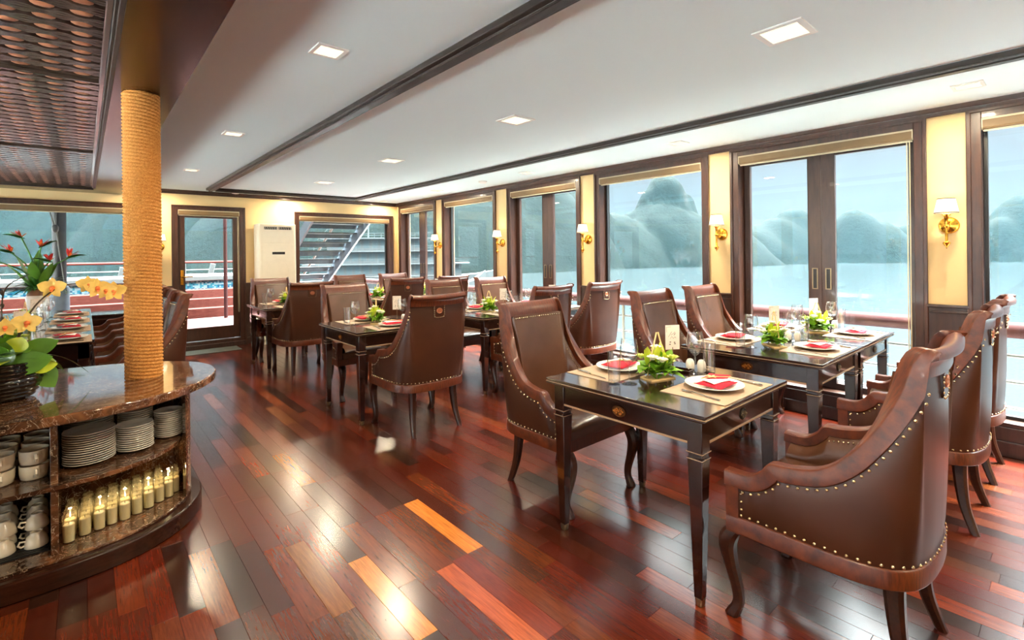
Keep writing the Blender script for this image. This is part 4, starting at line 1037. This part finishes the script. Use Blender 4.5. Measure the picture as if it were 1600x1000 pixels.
def make_flowers():
    root = thing('flower_arrangement'); rng = random.Random(3); mb = MB()
    for i in range(90):
        a = rng.random()*6.28; el = rng.uniform(.0, 1.3); L = rng.uniform(.045, .085); d = (math.cos(a)*math.cos(el), math.sin(a)*math.cos(el), math.sin(el)*.9+.12)
        b = (rng.uniform(-.045, .045), rng.uniform(-.03, .03), rng.uniform(.015, .055)); mb.leaf(b, d, L, L*rng.uniform(.4, .62), rng.uniform(.1, .6), .2, 4)
    mb.build('foliage', 'leaf', root, angle=80)
    sp = MB()
    for i in range(7): sp.leaf((rng.uniform(-.04, .04), rng.uniform(-.03, .03), .05), (rng.uniform(-.4, .4), rng.uniform(-.4, .4), 1), rng.uniform(.07, .11), .03, .1, .2, 5)
    sp.build('foliage', 'leaf_yellow', root, angle=80)
    def bloom(c, r, mat):
        m = MB(); c = Vector(c)
        for ring, (cnt, el, s) in enumerate(((5, 1.15, .55), (6, .8, .8), (7, .35, 1.0))):
            for k in range(cnt):
                a = 2*PI*(k+.5*ring)/cnt; d = Vector((math.cos(a)*math.cos(el), math.sin(a)*math.cos(el), math.sin(el)))
                m.leaf(c, d, r*s*1.05, r*s*1.05, -.18, .35, 4)
        m.ball(c+Vector((0, 0, r*.35)), r*.42, None, None, 8, 6); m.build('bloom', mat, root, angle=80)
    for c, r, mm in (((-.05, -.03, .085), .026, 'petal_white'), ((-.015, -.045, .075), .026, 'petal_white'), ((.0, .01, .115), .025, 'petal_white'), ((.05, -.03, .075), .028, 'petal_lime'), ((.03, .04, .095), .026, 'petal_white'), ((-.055, .035, .08), .024, 'petal_lime'), ((.075, .01, .05), .024, 'petal_lime'), ((.0, .06, .07), .025, 'petal_white')):
        bloom(c, r, mm)
    h = MB(); h.tube([(-.055, 0, .0), (-.03, 0, .10), (-.004, 0, .185), (.004, 0, .185), (.03, 0, .10), (.055, 0, 0)], .003, 6); h.box(-.06, .06, -.035, .035, 0, .006)
    h.build('basket_frame', 'straw', root)
    for c in kids(root): c.data.transform(Matrix.Scale(1.22, 4))
    return root
def make_tray():
    mb = box(-.035, .035, -.085, .085, 0, .004)
    for a in ((-.035, -.031, -.085, .085), (.031, .035, -.085, .085), (-.031, .031, -.085, -.081), (-.031, .031, .081, .085)): mb.box(*a, .004, .014)
    return mb.build('condiment_tray', 'table_wood', bevel=.001)
def make_dinner():
    mb = MB(); r = .127; mb.lathe([(.001, .003), (r*.5, .003), (r*.6, .006), (r*.85, .016), (r*.99, .021), (r, .0225), (r*.985, .0245), (r*.84, .020), (r*.58, .010), (.001, .0085)], seg=44, cap=False); return mb.build('dinner_plate', 'china', angle=60)
PR = {k: Proto(f()) for k, f in dict(placemat=make_placemat, napkin=make_napkin, fork=make_fork, knife=make_knife, tumbler=make_tumbler, wine=make_wine, shaker=make_shaker, menu=make_menu, flowers=make_flowers, tray=make_tray, plate=make_dinner).items()}
CATS = dict(placemat=('placemat', 'woven placemats'), napkin=('napkin', 'folded red napkins'), fork=('fork', 'forks on the tables'), knife=('knife', 'knives on the tables'), tumbler=('glass', 'water tumblers'), wine=('wine glass', 'wine glasses'), shaker=('shaker', 'salt and pepper shakers'), menu=('menu', 'table menu cards'), flowers=('flowers', 'table flower arrangements'), tray=('tray', 'condiment trays'), plate=('plate', 'dinner plates set on the tables'))
def put(kind, x, y, z, rz, lab):
    return PR[kind].put((x, y, z), rz, lab, CATS[kind][0], CATS[kind][1])
def place_setting(cx, cy, s, where):
    """s=+1: diner sits on the near (-y) side; -1: on the far side"""
    rz = 0 if s > 0 else PI; z = .76
    put('placemat', cx+.02*s, cy-.262*s, z, rz, 'beige woven placemat on ' + where)
    put('plate', cx+.005*s, cy-.255*s, z+.0025, 0, 'white dinner plate on ' + where)
    put('napkin', cx+.012*s, cy-.258*s, z+.0245, (.05 if s > 0 else PI+.15), 'folded red napkin with straw bow, ' + where)
    put('fork', cx-.155*s, cy-.275*s, z+.0027, rz+.0-.18*s, 'steel fork left of the plate at ' + where)
    put('knife', cx+.205*s, cy-.285*s, z+.0027, rz-.18, 'steel knife right of the plate at ' + where)
    put('wine', cx+.205*s, cy-.055*s, z, 0, 'clear wine glass at ' + where)
    put('tumbler', cx+.262*s, cy-.100*s, z, 0, 'clear tall water tumbler at ' + where)
for k, (tx, ty, _, d) in TABLES.items():
    cx, cy = tx+(.005 if k[1] == '1' else .045), ty+.003
    place_setting(cx, cy, 1, 'near side of ' + d); place_setting(cx, cy, -1, 'far side of ' + d)
    o_ = (-.02, .02) if k[1] == '1' else (-.06, -.03)
    put('flowers', cx+o_[0], cy+o_[1], .76, {'A1': -.3, 'A2': .9, 'A3': 2.2}.get(k, ord(k[0])*.7+ord(k[1])), 'green and white flower arrangement on ' + d)
    mx_ = .225 if k[1] == '1' else .24
    put('tray', cx+mx_-.04, cy+.045, .76, .15, 'small dark condiment tray on ' + d)
    put('menu', cx+mx_, cy+.085, .7645 if False else .76, -.55, 'cream menu card on a slim stand on ' + d)
    put('shaker', cx+.245, cy-.004, .76, 0, 'white salt shaker, left one of two on ' + d)
    put('shaker', cx+.262, cy-.058, .76, 0, 'white pepper shaker, right one of two on ' + d)

# ------------------------------------------------------------------ long banquet table on the left
lt = thing('banquet_table', (-.345, 6.58, 0), 0, 'long dark wooden banquet table behind the counter on the left', 'table')
mb = MB(); hx, hy = .405, 1.585
for a, z0, z1 in ((.0, .748, .76), (.004, .742, .748), (.0, .733, .742)): mb.box(-hx+a, hx-a, -hy+a, hy-a, z0, z1)
mb.build('tabletop', 'table_wood', lt, bevel=.003)
mb = MB(); ix, iy = hx-.03, hy-.03; mb.box(-ix, ix, -iy, -iy+.025, .615, .733); mb.box(-ix, ix, iy-.025, iy, .615, .733); mb.box(-ix, -ix+.025, -iy+.025, iy-.025, .615, .733); mb.box(ix-.025, ix, -iy+.025, iy-.025, .615, .733); mb.build('apron', 'table_wood', lt, bevel=.002)
for sx in (-1, 1):
    for sy in (-1, -.34, .34, 1):
        cx, cy = sx*(ix-.036), sy*(iy-.036); lg = box(cx-.036, cx+.036, cy-.036, cy+.036, .56, .733); lg.box(cx-.04, cx+.04, cy-.04, cy+.04, .545, .56)
        lg.rings([[(cx+a*q, cy+b*q, z) for a, b in ((-1,-1),(1,-1),(1,1),(-1,1))] for q, z in ((.022, 0), (.034, .545))], True, False); lg.build('leg', 'table_wood', lt, bevel=.003)
for k in range(4):
    y = 5.12+.76*k; w = 'long left table, %s place along its right side' % NTH[k]
    put('placemat', -.105, y, .76, PI/2, 'beige woven placemat on ' + w); put('plate', -.10, y, .7625, 0, 'white dinner plate on ' + w)
    put('napkin', -.10, y, .7845, PI/2+.1, 'red napkin with straw bow on ' + w)
    put('fork', -.10, y-.165, .7627, PI/2, 'steel fork on ' + w); put('knife', -.10, y+.175, .7627, PI/2, 'steel knife on ' + w)
    put('wine', -.275, y+.10-.25*(k == 3), .76, 0, 'clear wine glass on ' + w); put('tumbler', -.315, y+.02-.26*(k == 3), .76, 0, 'clear tall water tumbler on ' + w)
    if k in (0, 2): put('menu', -.37, y+.18, .76, .6, 'cream menu card on ' + w)
    if k in (0, 2): put('flowers', -.42, y-.12, .76, k, 'low green flower arrangement on ' + w)
# tall vase of bird of paradise at the far end of the long table
va = thing('bird_of_paradise_vase', (-.385, 7.48, .76), 0, 'tall vase of red bird of paradise flowers on the long table', 'flowers')
MB().lathe([(.001, .001), (.055, .001), (.062, .02), (.088, .12), (.098, .19), (.094, .22), (.090, .23)], seg=34, cap=False).build('vase_body', 'vase_white', va)
MB().lathe([(.090, .23), (.082, .26), (.070, .285), (.074, .30), (.080, .305), (.070, .305), (.064, .285), (.001, .27)], seg=34, cap=False).build('vase_neck', 'vase_brown', va)
rng = random.Random(12)
mb = MB()
for i in range(120):
    a = rng.random()*6.28; el = rng.uniform(.2, 1.2); L = rng.uniform(.16, .40); mb.leaf((.03*math.cos(a), .03*math.sin(a), .29), (math.cos(a)*math.cos(el), math.sin(a)*math.cos(el), math.sin(el)), L, .022, .45, .2, 6)
mb.build('grass_foliage', 'leaf_spike', va, angle=80)
mb = MB()
for a, el, L, w in ((.2, 1.3, .46, .11), (2.9, 1.25, .48, .11), (1.5, 1.4, .52, .1), (4.5, 1.2, .4, .11), (5.4, 1.1, .4, .1), (3.6, 1.0, .4, .09), (.9, 1.0, .42, .09)): mb.leaf((.03*math.cos(a), .03*math.sin(a), .28), (math.cos(a)*math.cos(el), math.sin(a)*math.cos(el), math.sin(el)), L, w, .12, .25, 7)
mb.build('broad_foliage', 'leaf_dark', va, angle=80)
FLW = [((-.12, 0, .86), 150), ((-.20, .0, .70), 155), ((-.33, 0, .62), 165), ((.03, 0, .76), 60), ((.26, 0, .64), 18), ((.10, -.03, .60), 150)]
for (tip, az) in FLW[:6]:
    tip = Vector(tip); b = Vector((0, 0, .33)); P = crom([b, b.lerp(tip, .5)+Vector((-tip.x*.15, 0, .03)), tip], 6)
    s_ = MB().tube(P, .007, 7).build('stem', 'leaf_spike', va)
    mb = MB(); d = Vector((math.cos(R(az)), 0, .35)); mb.leaf(tip-d*.03, d, .19, .05, .15, .8, 6); mb.leaf(tip-d*.03, d, .17, .035, .05, -.6, 6); mb.build('bract', 'leaf_spike', s_, angle=80)
    mb = MB()
    for k in range(6): q = rng.uniform(-.9, .9); mb.leaf(tip, (math.cos(R(90+(az-90)*.8))*.5+q*.8, rng.uniform(-.5, .5), 1-abs(q)*.4), rng.uniform(.09, .14), .032, .1, .3, 5)
    mb.build('petals', 'petal_red', s_, angle=80)
    mb = MB()
    for k in range(3): q = rng.uniform(-.7, .7); mb.leaf(tip, (q, -.4, .8), .08, .02, .1, .3, 4)
    mb.build('petals', 'petal_orange', s_, angle=80)
# console under the far left window
sb = thing('console_table', (-.25, 8.42, 0), 0, 'dark glossy console below the far left window', 'cabinet')
mb = MB(); mb.box(-.7, .72, -.2, .2, .63, .665); mb.build('top', 'table_wood', sb, bevel=.004)
mb = box(-.67, .69, -.18, .19, 0, .63); mb.build('body', 'wainscot_wood', sb)
for k in range(3):
    x0 = -.65+k*.447; mb = box(x0+.01, x0+.43, -.195, -.18, .04, .60); d_ = mb.build('door', 'table_wood', sb, bevel=.004); MB().dome((x0+.39, -.195, .36), (0, -1, 0), .012, 10).build('knob', 'brass', d_)

# ------------------------------------------------------------------ air conditioner and mat
ac = thing('air_conditioner', (2.345, 8.55, 0), 0, 'tall cream floor standing air conditioner beside the glazed door', 'air conditioner')
mb = MB(); mb.prism([(-.285, .12), (-.285, -.12), (-.262, -.15), (.262, -.15), (.285, -.12), (.285, .12)], .07, 1.905); mb.build('cabinet', 'ac_cream', ac, bevel=.008)
box(-.27, .27, -.13, .11, 0, .07).build('base', 'ac_cream', ac)
mb = box(-.235, .235, -.1535, -.149, 1.60, 1.885); mb.build('outlet_panel', 'ac_cream', ac, bevel=.004)
for x0, x1 in ((-.20, -.008), (.012, .205)):
    mb = box(x0, x1, -.157, -.1535, 1.815, 1.858); sl = mb.build('air_slot', 'black_plastic', ac)
    mb = MB()
    for k in range(7): xx = x0+(x1-x0)*(k+.5)/7; mb.obox((xx, -.158, 1.836), (.002, 0, 0), (0, .0015, 0), (.004, 0, .02))
    mb.build('vanes', 'ac_cream', sl)
mb = box(-.235, .235, -.1545, -.149, .62, 1.585); fp = mb.build('front_panel', 'ac_cream', ac, bevel=.004)
mb = MB(); mb.rings([[((.155+q)*math.cos(2*PI*k/40), -.1545-e, 1.15+(.2+q)*math.sin(2*PI*k/40)) for k in range(40)] for q, e in ((0, 0), (.003, .0015), (.006, 0))], False); mb.build('fan_ring', 'ac_cream', fp)
box(-.085, .105, -.158, -.1545, 1.42, 1.46).build('display', 'black_plastic', fp)
box(-.235, .235, -.1545, -.149, .12, .60).build('lower_panel', 'ac_cream', ac, bevel=.004)
mt = MB().box(1.0, 1.78, 8.22, 8.60, 0.0005, .010).build('door_mat', 'mat_grey', bevel=.004); tag(mt, 'grey door mat on the planks before the glazed far door', 'mat')

# ------------------------------------------------------------------ outside: decks and rails
YAW = R(41); ROLL = .012
def ray(u, v):
    X0, Y0 = (u-800)/770, -(v-397)/770; c, s = math.cos(ROLL), math.sin(ROLL); X = c*X0+s*Y0; Z = -s*X0+c*Y0
    return Vector((math.sin(YAW)+X*math.cos(YAW), math.cos(YAW)-X*math.sin(YAW), Z))
WZ = -4.6                                      # water level
struct(box(XR+.22, 5.40, -8, 20, -.12, -.03).build('side_deck', 'white_metal'), 'narrow pale side deck outside the right windows', 'deck')
struct(box(-9.5, XL-.2, -8, 20, -.12, -.03).build('bounce_deck', 'white_metal'), 'unseen white deck added outside the left wall to bounce light up', 'deck')  # added reflector: throws zenith light up through the port windows onto the ceiling
struct(box(XL-.2, XR+.2, YB+.2, 19.0, -.12, -.02).build('stern_deck', 'deck_wood'), 'reddish wooden deck outside the far wall', 'deck')
struct(box(XL-.2, 3.0, YB+.2, 12.6, 2.75, 2.85).build('shading_slab', 'outside_white'), 'unseen overhang added above the stern deck to block zenith light', 'deck')  # added out of view to keep zenith light off the stern deck
def railing(name, pts, zs, top_mat, top_r, label, post_at, flat=None, prad=.02):
    root = thing(name, (0, 0, 0), 0, label, 'railing')
    mb = MB(); mb.tube([(x, y, zs[0]) for x, y in pts], top_r, 10); mb.build('handrail', top_mat, root)
    for z in zs[1:]: MB().tube([(x, y, z) for x, y in pts], .014, 7).build('rail', 'outside_white', root)
    for x, y in post_at: MB().tube([(x, y, -.03), (x, y, zs[0])], prad, 8).build('post', 'outside_white', root)
railing('side_railing', [(5.33, y) for y in (-8, -2, 4, 10, 17.3)], (.755, .56, .36, .16), 'rail_wood', .062, 'railing with thick reddish wooden handrail outside the right windows', [(5.33, y) for y in (-3.2, -.95, 2.30, 3.92, 5.55, 7.2, 9.0, 12)])
railing('stern_railing', [(x, 17.6) for x in (-9, -3, 2, 5.2)], (1.25, 1.02, .80, .57), 'rail_red', .035, 'white railing with red top rail beyond the hot tub outside', [(x, 17.6) for x in (-7, -4.4, -.9, 2.3, 5.2)])
# hot tub platform with steps
tb = thing('hot_tub', (0, 15.2, 0), 0, 'raised white hot tub with teal mosaic band on the stern deck', 'hot tub')
mb = MB(); mb.box(-4.5, 4.2, -1.15, 1.3, -.02, .60); mb.build('platform', 'deck_step', tb, bevel=.01)
mb = MB(); mb.box(-4.2, 3.9, -.75, -.55, .60, .80); mb.build('mosaic_band', 'mosaic', tb)
mb = MB(); mb.box(-4.3, 4.0, -.80, -.35, .80, .93); mb.box(-4.3, 4.0, 1.0, 1.25, .60, .93); mb.build('rim', 'outside_white', tb, bevel=.02)
box(-4.2, 3.9, -.55, 1.0, .60, .78).build('water', 'mosaic', tb)
for k in range(2): box(-4.5, 4.2, -1.15-.33*(2-k), -1.15-.33*(1-k), -.02, .20*(k+1)).build('step', 'deck_step', tb, bevel=.01)
p = ray(93, 420); p = p*(11.6/p.y)
ms = thing('mast', (p.x, 11.6, -.02), 0, 'thick grey mast with white ropes outside the far left window', 'mast')
MB().lathe([(.095, 0), (.095, 5)], seg=18).build('pole', 'mast_paint', ms); MB().lathe([(.13, 0), (.13, .9), (.10, .95)], seg=18).build('sleeve', 'steel_stair', ms)
for a, b in (((-.35, -.1, 3.2), (-.05, -.12, 1.95)), ((-.12, -.12, 3.4), (-.04, -.13, 1.95)), ((.0, -.12, 3.2), (-.04, -.13, 1.95)), ((-.04, -.13, 1.95), (.09, -.14, .8))): MB().tube([a, b], .014, 6).build('rope', 'outside_white', ms)
MB().ball((-.045, -.13, 1.93), .05, .03, .07).build('knot', 'outside_white', ms)
p = ray(352, 400); p = p*(13.0/p.y)
tag(MB().tube([(p.x, 13.0, -.02), (p.x, 13.0, 4.5)], .04, 10).build('awning_post', 'rail_wood'), 'thin reddish post outside seen through the glazed door', 'post')
for k, (u0, v0, u1, v1) in enumerate(((192, 418, 176, 478), (333, 412, 316, 462), (-8, 430, 20, 480))):
    a = ray(u0, v0); b = ray(u1, v1); a = a*(16.75/a.y)+Vector((0, 0, H)); b = b*(16.9/b.y)+Vector((0, 0, H)); b.z = -.03
    tag(MB().tube([a, b], .07, 8).build('davit_strut', 'outside_white'), ('slanting white strut outside just left of the rope column', 'slanting white strut outside seen through the glazed door', 'slanting white strut outside at the left edge')[k], 'strut')
# outside staircase climbing towards the viewer
sx0, sx1 = 3.16, 4.22
stc = thing('outside_staircase', (3.7, 11, 0), 0, 'grey steel staircase with slatted treads outside the far corner window', 'staircase')
def szy(y): return 2.07-(y-9.4)*.556
for x in (sx0-.04, sx1):
    mb = MB(); mb.rings([[(x-3.7, y-11, szy(y)+.02), (x+.04-3.7, y-11, szy(y)+.02), (x+.04-3.7, y-11, szy(y)-.22), (x-3.7, y-11, szy(y)-.22)] for y in (8.95, 13.1)], True, False); mb.build('stringer', 'steel_stair', stc)
for k in range(13):
    y = 9.05+.315*k; z = szy(y)-.06; mb = MB()
    for q in range(4): mb.box(sx0-3.7, sx1-3.7, y-11+.075*q, y-11+.075*q+.06, z-.03, z)
    t_ = mb.build('tread', 'tread', stc)
    box(sx0-3.7, sx1-3.7, y-11+.28, y-11+.30, z-.11, z-.03).build('riser_bar', 'steel_stair', t_)
for x in (sx0-.02, sx1+.02):
    MB().tube([(x-3.7, 8.95-11, szy(8.95)+.85), (x-3.7, 13.0-11, szy(13.0)+.85)], .025, 8).build('handrail', 'stair_wood', stc)

# ------------------------------------------------------------------ the bay: water, islands, boats, haze
mb = MB(); mb.grid([[(x, y, WZ) for x in (-900, -200, 0, 200, 900)] for y in (-900, -200, 0, 200, 900)], smooth=False)
o = mb.build('bay_water', 'water'); tag(o, 'pale calm bay water beyond the railing', 'water', kind='stuff')
def island(name, bumps, label, res=2.2, seed=0, rough=1.0):
    """bumps: (u, v_top, distance, radius across the view, radius along it, sharpness); a heightfield over its own footprint"""
    C_ = []
    for u, v, D, ra, rd, pw in bumps:
        r_ = ray(u, v); c = r_*D; top = H+r_.z*D; az = math.atan2(c.x, c.y); C_.append((c.x, c.y, top-WZ, ra, rd, pw, az))
    m = max(max(c[3], c[4]) for c in C_)*1.25
    x0, x1 = min(c[0]-max(c[3], c[4])*1.25 for c in C_), max(c[0]+max(c[3], c[4])*1.25 for c in C_); y0, y1 = min(c[1]-max(c[3], c[4])*1.25 for c in C_), max(c[1]+max(c[3], c[4])*1.25 for c in C_)
    nx, ny = int((x1-x0)/res)+1, int((y1-y0)/res)+1; P = []
    for j in range(ny+1):
        y = y0+(y1-y0)*j/ny; row = []
        for i in range(nx+1):
            x = x0+(x1-x0)*i/nx; h = -2.5
            for cx, cy, ht, ra, rd, pw, az in C_:
                dx, dy = x-cx, y-cy; a = dx*math.cos(az)-dy*math.sin(az); d = dx*math.sin(az)+dy*math.cos(az)
                q = math.sqrt((a/ra)**2+(d/rd)**2)
                if q < 1.0: h = max(h, ht*(1-q**pw))
            if h > -2:
                n = noise.fractal(Vector((x*.05+seed, y*.05, 0)), 1.0, 2.0, 5); n2 = noise.noise(Vector((x*.35, y*.35, seed)))
                h += rough*(n*2.2+n2*.6)*min(1, max(0, h)/6)
            row.append((x, y, WZ+h))
        P.append(row)
    o = MB().grid(P).build(name, 'forest', angle=180); return tag(o, label, 'island')
island('karst_island', [(862, 288, 205, 24, 30, 2.2), (915, 318, 208, 22, 28, 2.0), (1030, 320, 226, 33, 34, 2.8), (1040, 277, 226, 15, 17, 3.4), (1012, 296, 224, 9, 12, 2.6), (1072, 300, 228, 8, 12, 2.6), (952, 333, 215, 30, 32, 2.0), (1108, 346, 222, 30, 30, 1.8)], 'forested limestone island with a steep bare peak behind the fourth window', seed=3, res=1.6, rough=1.3)
island('karst_island', [(745, 270, 190, 46, 40, 1.7), (820, 262, 200, 40, 40, 1.7), (690, 268, 180, 40, 40, 1.7)], 'high forested hillside behind the middle windows', seed=8, res=2.4)
island('karst_island', [(560, 262, 175, 52, 40, 1.7), (470, 250, 180, 46, 40, 1.8), (630, 262, 178, 36, 36, 1.7)], 'forested hillside behind the boat and the outside staircase', seed=14, res=2.4)
island('karst_island', [(330, 250, 185, 50, 40, 1.9), (230, 240, 190, 46, 40, 1.9), (120, 236, 190, 50, 40, 1.9), (10, 240, 190, 50, 40, 1.9), (-110, 250, 190, 50, 40, 1.9)], 'long forested hillside across the far left window and glazed door', seed=20, res=2.6)
island('karst_island', [(1238, 324, 245, 17, 20, 2.2), (1215, 340, 240, 24, 22, 1.8), (1180, 352, 240, 26, 24, 1.8), (1280, 350, 245, 20, 20, 1.8)], 'low rounded forested island left of the double door stile', seed=31)
island('karst_island', [(1335, 328, 238, 19, 20, 2.0), (1368, 344, 236, 20, 20, 1.9), (1400, 372, 234, 18, 18, 1.8)], 'rounded forested island sloping down to the right in the sliding door', seed=37)
island('karst_island', [(1418, 351, 420, 22, 24, 1.9)], 'pale distant island peak behind the sliding door', seed=41, res=3)
island('karst_island', [(1600, 305, 225, 19, 24, 2.4), (1568, 338, 222, 13, 18, 2.2), (1640, 300, 228, 30, 26, 2.4)], 'steep limestone island with pale cliffs at the right edge', seed=45)
island('karst_island', [(1530, 362, 430, 18, 24, 1.8)], 'faint distant island left of the right-hand cliffs', seed=52, res=3)
# white cruise boat beyond the corner
c = ray(628, 430)*92; az = -.5
bt = thing('cruise_boat', (c.x, c.y, WZ), -YAW+R(8), 'white three-deck cruise boat seen through the corner windows', 'boat')
mb = MB(); mb.rings([[(x, -w, z), (x, w, z)] + [(x, w*.8, 0), (x, -w*.8, 0)] for x, w, z in ((-17, 2.6, 2.4), (-8, 3.2, 2.0), (8, 3.2, 2.0), (14, 2.2, 2.4), (18, .2, 3.1))], True, False); mb.build('hull', 'boat_white', bt)
for k, (x0, x1) in enumerate(((-16, 11), (-15, 8), (-13, 4))):
    z0 = 2.2+2.35*k; box(x0, x1, -2.1+.2*k, 2.1-.2*k, z0, z0+2.12).build('cabin', 'boat_white', bt); box(x0-1, x1+1.5, -3+.2*k, 3-.2*k, z0+2.12, z0+2.35).build('deck_slab', 'boat_white', bt)
    mb = MB()
    n = int((x1-x0)/1.5)
    for i in range(n): mb.box(x0+.4+1.5*i, x0+1.4+1.5*i, -2.13+.2*k, -2.08+.2*k, z0+.5, z0+1.75)
    mb.build('window_row', 'boat_glass', bt)
    mb = MB()
    for z in (z0+2.75, z0+3.1): mb.box(x0-1, x1+1.4, -3+.2*k, -2.95+.2*k, z, z+.07)
    for i in range(int((x1-x0)/1.2)): mb.box(x0+1.2*i, x0+1.2*i+.06, -3+.2*k, -2.95+.2*k, z0+2.35, z0+3.15)
    mb.build('deck_rail', 'boat_white', bt)
MB().tube([(-6, 0, 9), (-6, 0, 19)], .12, 8).build('mast', 'boat_white', bt)
for q in (-9, 6): MB().tube([(-6, 0, 19), (-6+q, 0, 9)], .05, 5).build('stay', 'boat_white', bt)
c = ray(722, 438)*46
bw = thing('small_boat', (c.x, c.y, WZ), -YAW+R(20), 'white boat bow rising behind the second window from the corner', 'boat')
mb = MB(); mb.rings([[(x, -w, z), (x, w, z), (x, w*.3, .0), (x, -w*.3, .0)] for x, w, z in ((-5, 1.2, 2.7), (-1.5, 1.2, 3.0), (1.0, .7, 3.6), (2.3, .06, 4.5))], True, False); mb.build('hull', 'boat_white', bw)
box(-4.5, -1.5, -.8, .8, 2.6, 3.6).build('cabin', 'boat_white', bw)
HAZE = .00009
t = NT('sea_haze'); vs_ = t.node('ShaderNodeVolumeScatter', {'Color': (.20, .56, .72, 1), 'Density': HAZE, 'Anisotropy': .0}); t.l.new(vs_.outputs[0], t.out.inputs['Volume'])
o = MB().prism([(-420, 60), (60, 60), (60, -260), (300, -260), (300, 300), (-420, 300)], WZ+.05, 30).build('sea_haze', t.m); tag(o, 'thin blue haze hanging over the bay and islands', 'haze', kind='stuff')
